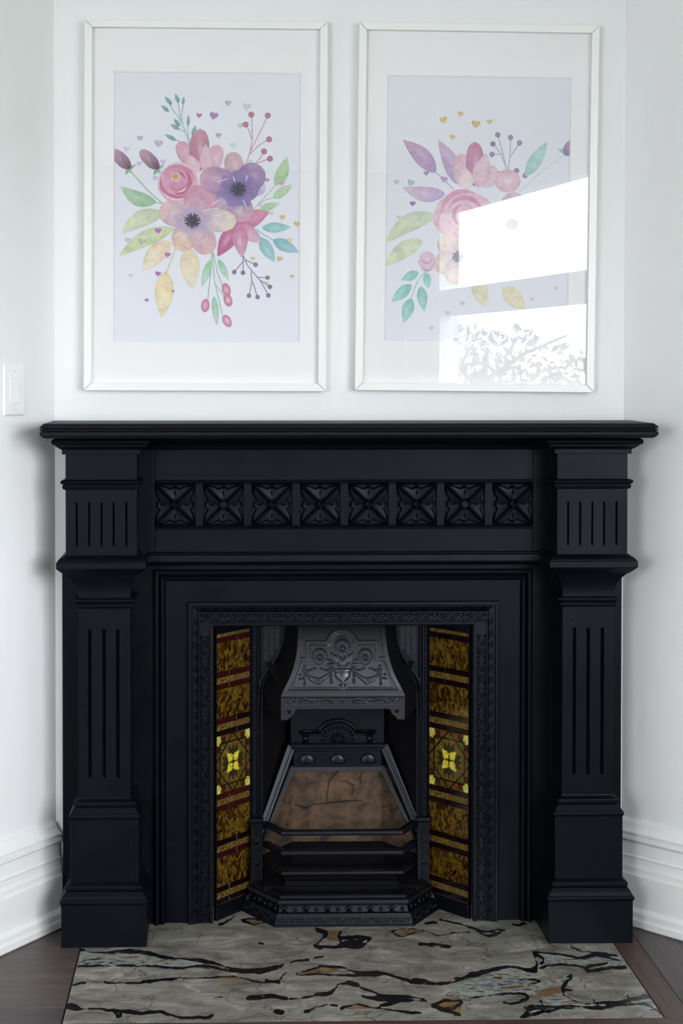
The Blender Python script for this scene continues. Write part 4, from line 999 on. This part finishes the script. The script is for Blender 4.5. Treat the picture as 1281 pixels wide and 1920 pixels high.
MB().box(-0.205, 0.205, 0.03, 0.24, 0.066, 0.080).obj('bottom_grate', SO, ins)
mb = MB()
for k in range(4): mb.box(-0.150, 0.150, 0.035+k*0.045, 0.045+k*0.045, 0.078, 0.092)
mb.obj('grate_rib', SO, ins)

MB().box(-0.128, 0.128, 0.222, 0.236, 0.075, 0.141).obj('ash_plate', SO, ins)
for sg in (-1, 1):
    mb = MB(); mb.quad((sg*0.204, 0.116, 0.075), (sg*0.126, 0.232, 0.075), (sg*0.126, 0.232, 0.141), (sg*0.204, 0.116, 0.141)); mb.obj('ash_plate', SO, ins)

# ------------------------------------------------------------------ pictures
def hexc(s):
    s = s.lstrip('#'); c = [int(s[i:i+2], 16)/255 for i in (0, 2, 4)]
    return np.array([x/12.92 if x < 0.04045 else ((x+0.055)/1.055)**2.4 for x in c])
KP = 0.0005145
WHITE = hexc('f3eef4')
class Art:
    """flat painted shapes on the paper; each call makes one painted motif"""
    def __init__(s, paper, cx, cy, clip, y0): s.p = paper; s.cx = cx; s.cy = cy; s.n = 0; s.clip = clip; s.y0 = y0
    def start(s): s.v = []; s.f = []; s.c = []
    def pt(s, x, y): x = min(max(x, s.clip[0]), s.clip[1]); return ((x-s.cx)*KP, s.y0-0.000012*s.n, (s.cy-y)*KP)
    def grid(s, X, Y, Cc):
        Cc = np.asarray(Cc)*0.92+hexc('e6e4ee')*0.08  # colours whitened slightly, painting in the glass's veil of room reflections
        s.n += 1; n0 = len(s.v); r, c = X.shape
        for i in range(r):
            for j in range(c): s.v.append(s.pt(X[i, j], Y[i, j])); s.c.append(Cc[i, j])
        for i in range(r-1):
            for j in range(c-1): a = n0+i*c+j; s.f.append((a, a+c, a+c+1, a+1))
    def done(s, name):
        me = bpy.data.meshes.new(name); me.from_pydata(s.v, [], s.f); me.materials.append(M['paint'])
        col = np.ones((len(s.v), 4), np.float32); col[:, :3] = np.array(s.c); a = me.attributes.new('paint', 'FLOAT_COLOR', 'POINT'); a.data.foreach_set('color', col.ravel())
        me.update(); return link(name, me, s.p)
    def petal(s, x0, y0, x1, y1, w, c0, c1, tip=0.0, bend=0.0, hi=0.35, base=0.25, power=0.8):
        """blade from base to tip; c0 at the base, c1 at the tip; hi = pale streak"""
        c0, c1 = hexc(c0), hexc(c1); L = math.hypot(x1-x0, y1-y0); dx, dy = (x1-x0)/L, (y1-y0)/L
        nl, nw = 22, 9; t = np.linspace(0, 1, nl); q = np.linspace(-1, 1, nw)
        prof = np.sin(np.clip(t, 0, 1)**power*PI)**(0.75 if tip else 0.9)
        if tip: prof = np.where(t > 0.5, np.maximum(prof, np.sqrt(np.clip(1-((t-0.55)/0.45)**2, 0, 1))), np.maximum(prof, base+(1-base)*t/0.5))
        T, Q = np.meshgrid(t, q, indexing='ij'); Wd = prof[:, None]*w/2
        off = Q*Wd+bend*L*np.sin(T*PI)
        X = x0+dx*L*T-dy*off; Y = y0+dy*L*T+dx*off
        k = T[..., None]; col = c0*(1-k)+c1*k
        edge = (np.abs(Q)**4)[..., None]; col = col*(1-0.12*edge)
        stv = (hi*np.exp(-((Q-0.12)/0.16)**2)*np.exp(-((T-0.52)/0.17)**2))[..., None]
        col = col*(1-stv)+WHITE*stv
        s.grid(X, Y, col)
        return s
    def disc(s, x, y, rx, ry, c0, c1, rot=0.0, wob=0.0, n=9):
        c0, c1 = hexc(c0), hexc(c1); r = np.linspace(0.02, 1, n); a = np.linspace(0, 2*PI, 25)
        Rr, A = np.meshgrid(r, a, indexing='ij'); ww = 1+wob*np.sin(A*7+x)+wob*0.6*np.sin(A*11+y)
        u = Rr*ww*rx*np.cos(A); v = Rr*ww*ry*np.sin(A)
        X = x+u*math.cos(rot)-v*math.sin(rot); Y = y+u*math.sin(rot)+v*math.cos(rot)
        s.grid(X, Y, c0*(1-Rr[..., None])+c1*Rr[..., None]); return s
    def arc(s, x, y, r, a0, a1, w, c):
        c = hexc(c); t = np.linspace(0, 1, 16); q = np.linspace(-1, 1, 3); T, Q = np.meshgrid(t, q, indexing='ij')
        A = R(a0)+(R(a1)-R(a0))*T; rr = r+Q*w/2*np.sin(T*PI); s.grid(x+rr*np.cos(A), y+rr*np.sin(A), np.broadcast_to(c, T.shape+(3,))); return s
    def stem(s, pts, w, c):
        c = hexc(c); P = np.array(pts, float); n = 4*(len(P)-1)+1
        tt = np.linspace(0, len(P)-1, n); X0 = np.interp(tt, range(len(P)), P[:, 0]); Y0 = np.interp(tt, range(len(P)), P[:, 1])
        dx = np.gradient(X0); dy = np.gradient(Y0); L = np.hypot(dx, dy)+1e-9; q = np.array([-0.5, 0.5])*w
        s.grid(X0[:, None]-dy[:, None]/L[:, None]*q, Y0[:, None]+dx[:, None]/L[:, None]*q, np.broadcast_to(c, (n, 2, 3))); return s
    def heart(s, x, y, sz, c, rot=0.0):
        c = hexc(c); a = np.linspace(0, 2*PI, 29); r = np.array([0.0, 0.5, 1.0]); Rr, A = np.meshgrid(r, a, indexing='ij')
        u = 16*np.sin(A)**3; v = 13*np.cos(A)-5*np.cos(2*A)-2*np.cos(3*A)-np.cos(4*A); k = sz/34*Rr
        u = u*k; v = -(v+2)*k; X = x+u*math.cos(rot)-v*math.sin(rot); Y = y+u*math.sin(rot)+v*math.cos(rot)
        s.grid(X, Y, np.broadcast_to(c, A.shape+(3,))*(1.15-0.2*Rr[..., None])); return s

def picture(name, label, loc, rot, w, h, op, ctr):
    t = thing(name, label, 'picture', loc, 'framed flower prints above the mantel'); t.rotation_euler = (0, R(rot), 0)
    fwid = 0.0195; x, z = w/2, h/2
    for nm, P in (('top', [(-x, z), (x, z), (x-fwid, z-fwid), (-x+fwid, z-fwid)]), ('bottom', [(-x, -z), (-x+fwid, -z+fwid), (x-fwid, -z+fwid), (x, -z)]), ('left', [(-x, z), (-x+fwid, z-fwid), (-x+fwid, -z+fwid), (-x, -z)]), ('right', [(x, z), (x, -z), (x-fwid, -z+fwid), (x-fwid, z-fwid)])):
        mb = MB(); c = sum((Vector((p[0], 0, p[1])) for p in P), Vector())/4
        Q = [(p[0]+(c.x-p[0])*0.0015, -0.034, p[1]+(c.z-p[1])*0.0015) for p in P]
        mb.prism(Q, (0, 0.034, 0)); fix_normals(mb.obj('frame_rail', M['frame'], t, bevel=0.0009))
    ax0, ax1, az0, az1 = op
    MB().box(-x+0.01, x-0.01, -0.010, -0.001, -z+0.01, z-0.01).obj('backing', M['mat_board'], t)
    mb = MB(); o_ = [(-x+0.015, z-0.015), (x-0.015, z-0.015), (x-0.015, -z+0.015), (-x+0.015, -z+0.015)]; i_ = [(ax0, az1), (ax1, az1), (ax1, az0), (ax0, az0)]; b_ = 0.0022; j_ = [(ax0+b_, az1-b_), (ax1-b_, az1-b_), (ax1-b_, az0+b_), (ax0+b_, az0+b_)]
    mb.loft([[(p[0], -0.0125, p[1]) for p in o_], [(p[0], -0.0155, p[1]) for p in o_], [(p[0], -0.0155, p[1]) for p in i_], [(p[0], -0.0132, p[1]) for p in j_]], cap=False)
    fix_normals(mb.obj('mat_board', M['mat_board'], t))
    pr = MB().box(ax0-0.02, ax1+0.02, -0.0120, -0.0105, az0-0.02, az1+0.02).obj('print', M['paper'], t)
    MB().box(-x+0.0175, x-0.0175, -0.0245, -0.0243, -z+0.0175, z-0.0175)
    mb = MB(); g = 0.0175; mb.quad((-x+g, -0.0235, -z+g), (x-g, -0.0235, -z+g), (x-g, -0.0235, z-g), (-x+g, -0.0235, z-g)); mb.obj('glass', M['glass'], t)
    return t, pr

# ---- left print
cx, cy = 628.5, 976.5
op = ((165-cx)*KP, (1104-cx)*KP, (cy-1655)*KP, (cy-303)*KP)
pic, pr = picture('framed_picture', 'white framed print of a full flower bouquet with scattered hearts, left of the two', (-0.3572, 0, 1.8635), 0.28, 0.6243, 0.951, op, (cx, cy))
A = Art(pr, cx, cy, (165, 1104), -0.01203)
TEAL, TEAL2, GRN, GRN2, YG, CREAM = '6f9ea8', '9cc4c6', 'a3c7a0', 'c9dcae', 'd3dcb4', 'ecdfbd'
MAG, PINK, PALE, MAUVE, PURP, LAV = 'c0628f', 'd897b4', 'e6bfcd', 'bf93b3', '8f72ab', 'b9a3d2'
def leafm(*a, name='painted_leaf', **k): A.start(); A.petal(*a, **k); A.done(name)
# blue sprig
A.start()
for p in ([(548, 668), (520, 590), (490, 530), (460, 490), (438, 452)], [(512, 565), (506, 520), (514, 462)], [(502, 552), (492, 480), (480, 440)], [(545, 650), (535, 590), (540, 560)], [(522, 602), (490, 587)], [(520, 662), (470, 640)]): A.stem(p, 4.5, '8fb0b6')
for a in ((457, 468, 420, 426, 20), (492, 458, 472, 410, 20), (512, 466, 516, 426, 15), (442, 502, 402, 470, 20), (498, 575, 466, 537, 20), (538, 572, 540, 516, 16), (494, 590, 450, 564, 22), (478, 645, 422, 616, 22), (560, 622, 576, 570, 22)): A.petal(*a, '6a98a6', '86adb6', hi=0.2)
A.done('painted_sprig')
A.start()
for p in ([(828, 765), (850, 700), (862, 630), (858, 515)], [(857, 635), (845, 595), (828, 565)], [(850, 700), (890, 620), (937, 520)], [(848, 712), (895, 665), (943, 637)], [(878, 758), (905, 725), (920, 697)], [(878, 760), (920, 742), (950, 734)]): A.stem(p, 4.5, 'c98fa6')
for x, y in ((855, 513), (827, 563), (938, 517), (945, 636), (920, 697), (950, 733)): A.disc(x, y, 15, 15, 'c77d97', 'b05f80')
A.done('painted_berry_sprig')
for st in ([(870, 985), (930, 920), (990, 852)], [(880, 972), (930, 938), (976, 928)], [(875, 990), (910, 985)]):
    A.start(); A.stem(st, 4.5, 'b3cba8'); A.done('painted_stem')
leafm(978, 868, 1036, 722, 62, 'a9cfa0', 'bcd8a9', bend=0.05); leafm(966, 932, 1064, 862, 46, 'b4d2ab', 'c6deb6'); leafm(900, 988, 1000, 955, 38, 'a9cfa0', 'c0dcb4')
# bud stems, side leaves
A.start(); A.stem([(412, 962), (330, 890), (242, 790)], 6, 'a9c3b0'); A.stem([(405, 812), (385, 780)], 6, 'a9c3b0'); A.done('painted_stem')
A.start(); A.stem([(414, 962), (370, 955)], 5, 'a3c7a0'); A.petal(380, 958, 198, 876, 74, '94bd9a', 'bcd7b6', bend=-0.10); A.done('painted_leaf')
for bx in (205, 347):
    A.start()
    A.petal(bx+40, 790, bx+72, 765, 14, '8fb596', '9cc0a0', hi=0); A.petal(bx+35, 785, bx+20, 822, 16, '8fb596', '9cc0a0', hi=0); A.petal(bx+42, 780, bx+45, 815, 14, '8fb596', '9cc0a0', hi=0)
    A.petal(bx+45, 788, bx-48, 696, 62, '6d4664', 'c79cb4', tip=0.4, hi=0.45); A.petal(bx+40, 784, bx-5, 705, 30, '5f3a58', 'b184a4', hi=0.1); A.done('painted_bud')
leafm(418, 1008, 203, 1116, 84, 'c9d7b2', 'dbe3c6', bend=0.10); leafm(470, 1085, 190, 1229, 78, 'cfdcae', 'd5deb0', bend=0.06)
leafm(450, 1150, 310, 1302, 92, 'efd3b4', 'efe6cc', bend=0.04); leafm(540, 1180, 562, 1392, 98, 'eedcb8', 'f0e6cb')
A.start(); A.stem([(478, 1182), (455, 1245), (430, 1318)], 9, 'ecd9b4'); A.petal(430, 1300, 410, 1537, 94, 'efdcae', 'f2e5bd'); A.done('painted_leaf')
# lower sprig with buds
A.start()
for p in ([(660, 1205), (656, 1290), (640, 1445)], [(664, 1205), (674, 1350), (716, 1525)], [(667, 1205), (690, 1310), (715, 1375)], [(672, 1355), (722, 1425)]): A.stem(p, 4.5, '9cc4a8')
for a in ((656, 1240, 608, 1382, 40), (692, 1238, 747, 1346, 32), (670, 1425, 688, 1572, 34)): A.petal(*a, '9ccbae', 'bfdcc4')
for x, y, r in ((628, 1472, 0.1), (733, 1391, -0.3), (742, 1444, -0.3), (738, 1549, -0.5)): A.disc(x, y, 21, 33, 'e9c3ce', 'c4658c', rot=r)
A.done('painted_bud_sprig')
# dark berries
A.start()
for p in ([(815, 1215), (840, 1270), (900, 1340), (952, 1376)], [(817, 1215), (818, 1305)], [(816, 1250), (774, 1302)], [(825, 1240), (878, 1264)], [(858, 1298), (862, 1350), (848, 1420)], [(866, 1350), (890, 1428)], [(888, 1328), (940, 1330)], [(905, 1345), (945, 1418)]): A.stem(p, 4, '8e6a86')
for x, y in ((773, 1303), (817, 1306), (880, 1265), (941, 1330), (953, 1376), (945, 1419), (891, 1428), (848, 1421)): A.disc(x, y, 11, 11, 'a890b0', '5d4a68')
A.done('painted_berry_sprig')
A.start()
A.stem([(880, 1085), (930, 1120), (985, 1150)], 4.5, '9cc4c6'); A.stem([(885, 1085), (905, 1135)], 4.5, '9cc4c6'); A.petal(912, 1080, 1057, 1076, 52, '8cc3c8', 'add6d6'); A.petal(902, 1128, 977, 1252, 60, '84bcc4', 'a5d0d2'); A.petal(968, 1140, 1098, 1202, 60, '7fb8c2', '9ccccf'); A.done('painted_sprig')
# star lily, lower right
A.start(); A.petal(780, 1065, 948, 1000, 88, 'c9648f', 'd892b0', hi=0.3); A.petal(795, 1065, 905, 1155, 74, 'd48cb0', 'e7bccf'); A.petal(790, 1060, 688, 1226, 84, 'c46a92', 'bf5f8c', hi=0.5); A.petal(795, 1060, 812, 1230, 78, 'cf7ba2', 'dba3bf', hi=0.5); A.done('painted_flower')
# magnolia, top
A.start(); A.petal(600, 800, 488, 655, 92, 'e0b4c4', 'd9a1b8', tip=0.5); A.petal(655, 800, 690, 665, 80, 'e3bccb', 'dfb2c3', tip=0.5); A.petal(588, 795, 600, 586, 100, 'a85a80', 'd193a8', tip=0.4, hi=0.5); A.petal(590, 810, 535, 712, 62, 'eacdd4', 'e3bcc9'); A.petal(640, 815, 626, 662, 78, 'dfb2c4', 'e3bfcb'); A.done('painted_flower')
# rose
A.start(); A.disc(490, 862, 102, 98, 'd88fac', 'e3b3c6', wob=0.02)
for r, a0, a1, w, c in ((84, 20, 200, 26, 'cf7398'), (78, 200, 370, 30, 'd98fae'), (62, -60, 110, 24, 'c4608c'), (60, 120, 300, 24, 'dc9cb8'), (92, 60, 150, 12, 'f0d4df'), (44, 0, 170, 18, 'd27fa2'), (42, 190, 350, 18, 'c86a94'), (90, 230, 320, 12, 'f0d4df'), (54, 30, 90, 8, 'f2dce6')): A.arc(486, 850, r, a0, a1, w, c)
A.disc(478, 828, 26, 26, 'dcb86c', 'e6bccb', wob=0.06); A.disc(474, 826, 13, 15, 'c79a3c', 'd8b060', wob=0.1); A.done('painted_flower')
# pink buds between
A.start(); A.petal(600, 870, 590, 990, 150, 'd99ab4', 'd08bab', tip=0.8, base=0.6); A.disc(648, 925, 70, 62, 'd9a3ba', 'd39ab4', wob=0.03); A.done('painted_flower')
# purple anemone
A.start()
for a in ((785, 850, 758, 700, 96, 'cfaec0', 'd6b2b8'), (800, 880, 930, 880, 86, 'bfa6cf', 'd9cbe2'), (790, 930, 820, 1050, 124, 'b694bc', 'd3a9b8'), (770, 910, 690, 985, 110, '9a80b4', 'c8a3bf'), (790, 880, 598, 820, 140, '8f76b0', 'd7a6bd'), (800, 890, 905, 770, 140, '7d64a4', 'b092bb')): A.petal(*a, tip=0.7, base=0.45, hi=0.45)
A.disc(792, 888, 98, 90, '6a5296', '9680b4', wob=0.10); A.disc(792, 888, 32, 30, '231c2c', '3a2f48', wob=0.14)
for k in range(14): a = k*2*PI/14; A.disc(792+36*math.cos(a), 888+34*math.sin(a), 4.5, 4.5, '2a2234', '2a2234', n=3)
for a in ((740, 835, 690, 850), (775, 850, 765, 825), (830, 845, 836, 818), (815, 940, 832, 975), (700, 940, 660, 965)): A.stem([(a[0], a[1]), (a[2], a[3])], 4, 'efe6f2')
A.done('painted_flower')
# peach anemone
A.start()
for a in ((560, 1040, 590, 930, 130, 'caa0bd', 'deaab8'), (550, 1045, 398, 985, 124, 'c8aac6', 'e7c3c0'), (545, 1055, 500, 1200, 122, 'd3b3b8', 'ebcab2'), (575, 1060, 650, 1212, 124, 'cba9bf', 'e3b5b6'), (575, 1040, 784, 1050, 116, 'c2aecb', 'ece0c8')): A.petal(*a, tip=0.8, base=0.5, hi=0.35)
A.disc(562, 1046, 92, 76, 'a993c4', 'ccb2c6', wob=0.12); A.disc(562, 1046, 33, 31, '2a2333', '43394f', wob=0.14)
for k in range(14): a = k*2*PI/14; A.disc(562+38*math.cos(a), 1046+34*math.sin(a), 4.5, 4.5, '352c40', '352c40', n=3)
for a in ((470, 1130, 500, 1105), (625, 1150, 640, 1120), (680, 1020, 745, 1000), (610, 1000, 650, 990)): A.stem([(a[0], a[1]), (a[2], a[3])], 3.5, 'f0e8ea')
A.done('painted_flower')
GLD, SAGE, LVH, LVL, MGH, PUH = 'd6bd72', 'c3d4cc', 'c0abd6', 'd4c6e2', 'b768b0', 'a478b8'
for x, y, s, c, r in ((593, 521, 30, 'bb6aa0', .1), (667, 522, 44, 'a87cba', .2), (740, 457, 32, 'b5c6c4', 0), (833, 475, 42, SAGE, .1), (800, 570, 32, SAGE, -.1), (690, 620, 30, 'b7a2c4', .1), (765, 670, 32, SAGE, 0), (297, 636, 30, LVH, 0), (391, 663, 44, LVH, .1), (230, 692, 30, LVL, .2), (295, 765, 30, LVL, 0), (412, 755, 30, LVL, .2), (375, 837, 30, LVL, 0), (390, 1100, 34, MGH, 0), (438, 1220, 32, 'be6cba', .1), (390, 1315, 30, MGH, .2), (334, 1447, 20, 'a06c9c', 0), (466, 1402, 16, MGH, .3), (237, 1148, 30, SAGE, 0), (308, 1155, 40, 'b5bfae', .2), (253, 1325, 22, 'cdd3d8', 0), (937, 842, 24, 'd48fa8', 0), (1010, 858, 28, 'dd9cb0', 0), (1013, 1028, 30, GLD, 0), (1088, 1060, 32, GLD, 0), (1050, 1143, 28, 'e4d3a4', .2), (867, 1235, 22, GLD, 0), (1000, 1236, 30, GLD, .1), (1064, 1324, 22, GLD, 0), (935, 1360, 20, GLD, 0), (900, 970, 22, LVL, 0), (958, 1006, 22, 'e4c2d4', 0), (850, 748, 20, SAGE, 0)):
    A.start(); A.heart(x, y, s, c, r); A.done('painted_heart')

# ---- right print
cx, cy = 647.0, 986.5
op = ((190-cx)*KP, (1122-cx)*KP, (cy-1660)*KP, (cy-322)*KP)
pic2, pr2 = picture('framed_picture', 'white framed flower print whose glass mirrors a bright window, right of the two', (0.3440, 0, 1.8605), 0.62, 0.6215, 0.948, op, (cx, cy))
A = Art(pr2, cx, cy, (190, 1122), -0.01203)
A.start(); A.stem([(440, 805), (490, 850), (535, 892)], 5, 'c3a9d0'); A.petal(442, 808, 272, 646, 86, 'b79bcc', 'cfa6bf', bend=0.04); A.done('painted_leaf')
leafm(552, 866, 450, 642, 80, 'c2aedb', 'd2b6cc', bend=0.05); leafm(492, 915, 272, 884, 78, 'c0aedb', 'e3cad4', bend=-0.08)
leafm(440, 1020, 190, 1166, 90, 'd3e2cc', 'd6e0bc', bend=0.10); leafm(380, 1150, 190, 1281, 82, 'd9e5cc', 'd8e2b8', bend=0.06)
A.start(); A.stem([(402, 1300), (358, 1350), (325, 1440)], 4.5, '9ccbc8')
for a in ((360, 1310, 274, 1352, 48), (325, 1372, 226, 1462, 56), (326, 1442, 288, 1566, 60), (372, 1380, 392, 1508, 52), (398, 1312, 412, 1392, 40)): A.petal(*a, '8fcac6', 'a6d8d0')
A.done('painted_sprig')
A.start()
for p in ([(805, 800), (770, 710), (730, 660)], [(800, 790), (778, 700), (754, 618)], [(808, 790), (815, 720), (818, 630)], [(818, 722), (862, 655)], [(772, 712), (726, 712)], [(850, 850), (850, 795)]): A.stem(p, 4, 'b0a2bc')
for x, y in ((752, 614), (817, 626), (728, 660), (863, 653), (724, 713), (850, 793), (765, 810), (893, 817)): A.disc(x, y, 13, 13, 'b9a6c4', '7d6a8c')
A.done('painted_berry_sprig')
A.start(); A.stem([(868, 895), (990, 785), (1090, 708)], 4, 'c5ddd8'); A.petal(896, 820, 1002, 646, 66, 'b0d8d0', 'b9dbd2'); A.done('painted_leaf')
A.start(); A.petal(1098, 700, 1060, 680, 20, '9cc9c0', '9cc9c0', hi=0); A.petal(1095, 712, 1140, 640, 60, '8f7aa6', 'b896b8', tip=.4); A.done('painted_bud')
A.start(); A.disc(805, 845, 66, 58, 'efd3df', 'e6bccd', wob=0.03); A.done('painted_flower')
A.start(); A.petal(600, 885, 562, 712, 104, 'e8ccd8', 'e2bccb', tip=0.5); A.petal(690, 880, 735, 770, 80, 'ecd0dc', 'e7c3d2', tip=0.5); A.petal(642, 872, 636, 650, 92, 'b880a4', 'd595b4', tip=0.4, hi=0.4); A.petal(655, 880, 696, 706, 92, 'e6c0d2', 'e9cad6'); A.petal(600, 890, 590, 780, 80, 'f0dde2', 'edd2da'); A.done('painted_flower')
A.start(); A.disc(590, 1030, 160, 130, 'eed0de', 'ecc6d6', wob=0.02)
for r, a0, a1, w, c in ((120, 180, 300, 30, 'e2a6c4'), (110, 0, 140, 34, 'e4aec8'), (88, 200, 350, 26, 'dd9cbe'), (80, 30, 180, 26, 'e9c0d2'), (55, 90, 260, 22, 'd993b8'), (50, 280, 430, 20, 'e0a8c4')): A.arc(590, 1020, r, a0, a1, w, c)
A.done('painted_flower')
A.start()
for a in ((830, 1060, 840, 900, 130), (830, 1060, 990, 1010, 130), (830, 1060, 960, 1170, 130), (830, 1060, 800, 1220, 130), (830, 1060, 700, 1110, 130)): A.petal(*a, 'c9b4d8', 'e2c2d2', tip=0.8, base=0.5)
A.disc(830, 1060, 34, 32, '3a3046', '55496a', wob=0.14); A.done('painted_flower')
A.start()
for a in ((560, 1230, 470, 1130, 110), (560, 1230, 440, 1290, 110), (560, 1230, 540, 1370, 110), (560, 1230, 680, 1310, 110), (560, 1230, 660, 1150, 110)): A.petal(*a, 'd2b8cc', 'ecd6c4', tip=0.8, base=0.5)
A.disc(560, 1230, 30, 28, '3a3046', '55496a', wob=0.14); A.done('painted_flower')
leafm(650, 1330, 700, 1482, 80, 'e9e2c4', 'ece6c6'); leafm(790, 1380, 905, 1494, 84, 'ece2c0', 'eee6c4')
A.start(); A.disc(402, 1255, 42, 52, 'ead0e0', 'e2bfd2', wob=0.04); A.arc(402, 1240, 24, 0, 200, 12, 'c9a3cc'); A.arc(405, 1275, 26, 20, 200, 12, 'cfaed2'); A.done('painted_flower')
for x, y, s, c, r in ((477, 545, 42, GLD, -.3), (562, 513, 30, GLD, 0), (640, 563, 46, GLD, .1), (710, 550, 30, GLD, 0), (523, 630, 30, GLD, 0), (242, 860, 30, SAGE, 0), (315, 862, 40, 'b7bfc6', .3), (393, 813, 30, 'b98ec6', 0), (483, 843, 38, 'c49ac9', .2), (326, 967, 32, PUH, 0), (256, 1035, 22, SAGE, 0), (510, 1515, 28, LVL, 0), (430, 1592, 22, LVL, 0), (553, 1650, 22, LVL, 0), (583, 1465, 26, LVL, .2), (643, 1537, 20, LVH, 0), (1058, 1385, 20, LVL, 0), (935, 1440, 20, LVL, 0)):
    A.start(); A.heart(x, y, s, c, r); A.done('painted_heart')

# ------------------------------------------------------------------ light switch on the left wall
sc_, zc = 0.1710, 1.3915
p = PL0+DL*sc_; nin = Vector((-DL.y, DL.x))
sw = thing('light_switch', 'white rocker light switch with plate on the left wall beside the mantel', 'light switch', (p.x, p.y, zc)); sw.rotation_euler = (0, 0, math.atan2(-DL.y, -DL.x))
# local x runs along the wall towards the fireplace, -y out of the wall
hw, hh = 0.041, 0.064
mb = MB(); mb.loft([[(x, y, z) for x, z in ((-hw+i, -hh+i), (hw-i, -hh+i), (hw-i, hh-i), (-hw+i, hh-i))] for y, i in ((-0.0005, 0), (-0.003, 0.0), (-0.0058, 0.003), (-0.0062, 0.006))]); fix_normals(mb.obj('plate', M['switch'], sw))
mb = MB()
for a, b, c, d in ((-0.0185, -0.0165, -0.0345, 0.0345), (0.0165, 0.0185, -0.0345, 0.0345), (-0.0165, 0.0165, 0.0325, 0.0345), (-0.0165, 0.0165, -0.0345, -0.0325)): mb.box(a, b, -0.0085, -0.005, c, d)
mb.obj('switch_frame', M['switch'], sw)
mb = MB(); mb.prism([(-0.0150, -0.0062, -0.031), (-0.0150, -0.0110, -0.031), (-0.0150, -0.0080, 0.0), (-0.0150, -0.0068, 0.031), (-0.0150, -0.0062, 0.031)], (0.030, 0, 0)); fix_normals(mb.obj('rocker', M['switch'], sw, bevel=0.0006))
for z in (0.048, -0.048):
    mb = MB(); mb.tube([(0, -0.006, z), (0, -0.0072, z)], 0.0034, 12); o = mb.obj('screw', M['screw'], sw)

# ------------------------------------------------------------------ outdoors, seen only mirrored in the picture glass
mb = MB(); g = [Vector((WX(2.0), 2.0, 0))+WNRM*0.2, Vector((WX(2.0), 2.0, 0))+WNRM*30, Vector((WX(-30.0), -30.0, 0))+WNRM*30, Vector((WX(-30.0), -30, 0))+WNRM*0.2]
mb.prism([(p.x, p.y, -0.75) for p in g], (0, 0, 0.05)); struct(fix_normals(mb.obj('ground', M['lawn'])))
tree = thing('garden_tree', 'leafy green garden tree outside, mirrored in the right picture glass', 'tree', (2.05, -11.0, -0.70))
mb = MB(); mb.tube([(0, 0, 0), (0.03, 0.02, 0.9), (-0.04, 0, 1.7), (0.02, 0.03, 2.3)], [0.09, 0.07, 0.05, 0.02], 10)
rt_ = random.Random(4)
for k in range(9):
    a = k*2.4; z = 0.9+0.14*k; mb.tube([(0, 0, z), (0.35*math.cos(a), 0.35*math.sin(a), z+0.25), (0.75*math.cos(a), 0.75*math.sin(a), z+0.42)], [0.03, 0.02, 0.008], 6)
fix_normals(mb.obj('trunk', M['bark'], tree, smooth=True))
mb = MB()
for k in range(2600):
    u = Vector((rt_.gauss(0, 1), rt_.gauss(0, 1), rt_.gauss(0, 1))).normalized()*(rt_.random()**0.4)
    c = Vector((u.x*1.35, u.y*1.1, 1.62+u.z*0.95)); a = Vector((rt_.gauss(0, 1), rt_.gauss(0, 1), rt_.gauss(0, 1))).normalized(); b = a.orthogonal().normalized(); s = rt_.uniform(0.035, 0.07)
    mb.quad(c-a*s, c+b*s*0.45, c+a*s, c-b*s*0.45)
o = mb.obj('foliage', M['leaf'], tree); o['kind'] = 'stuff'
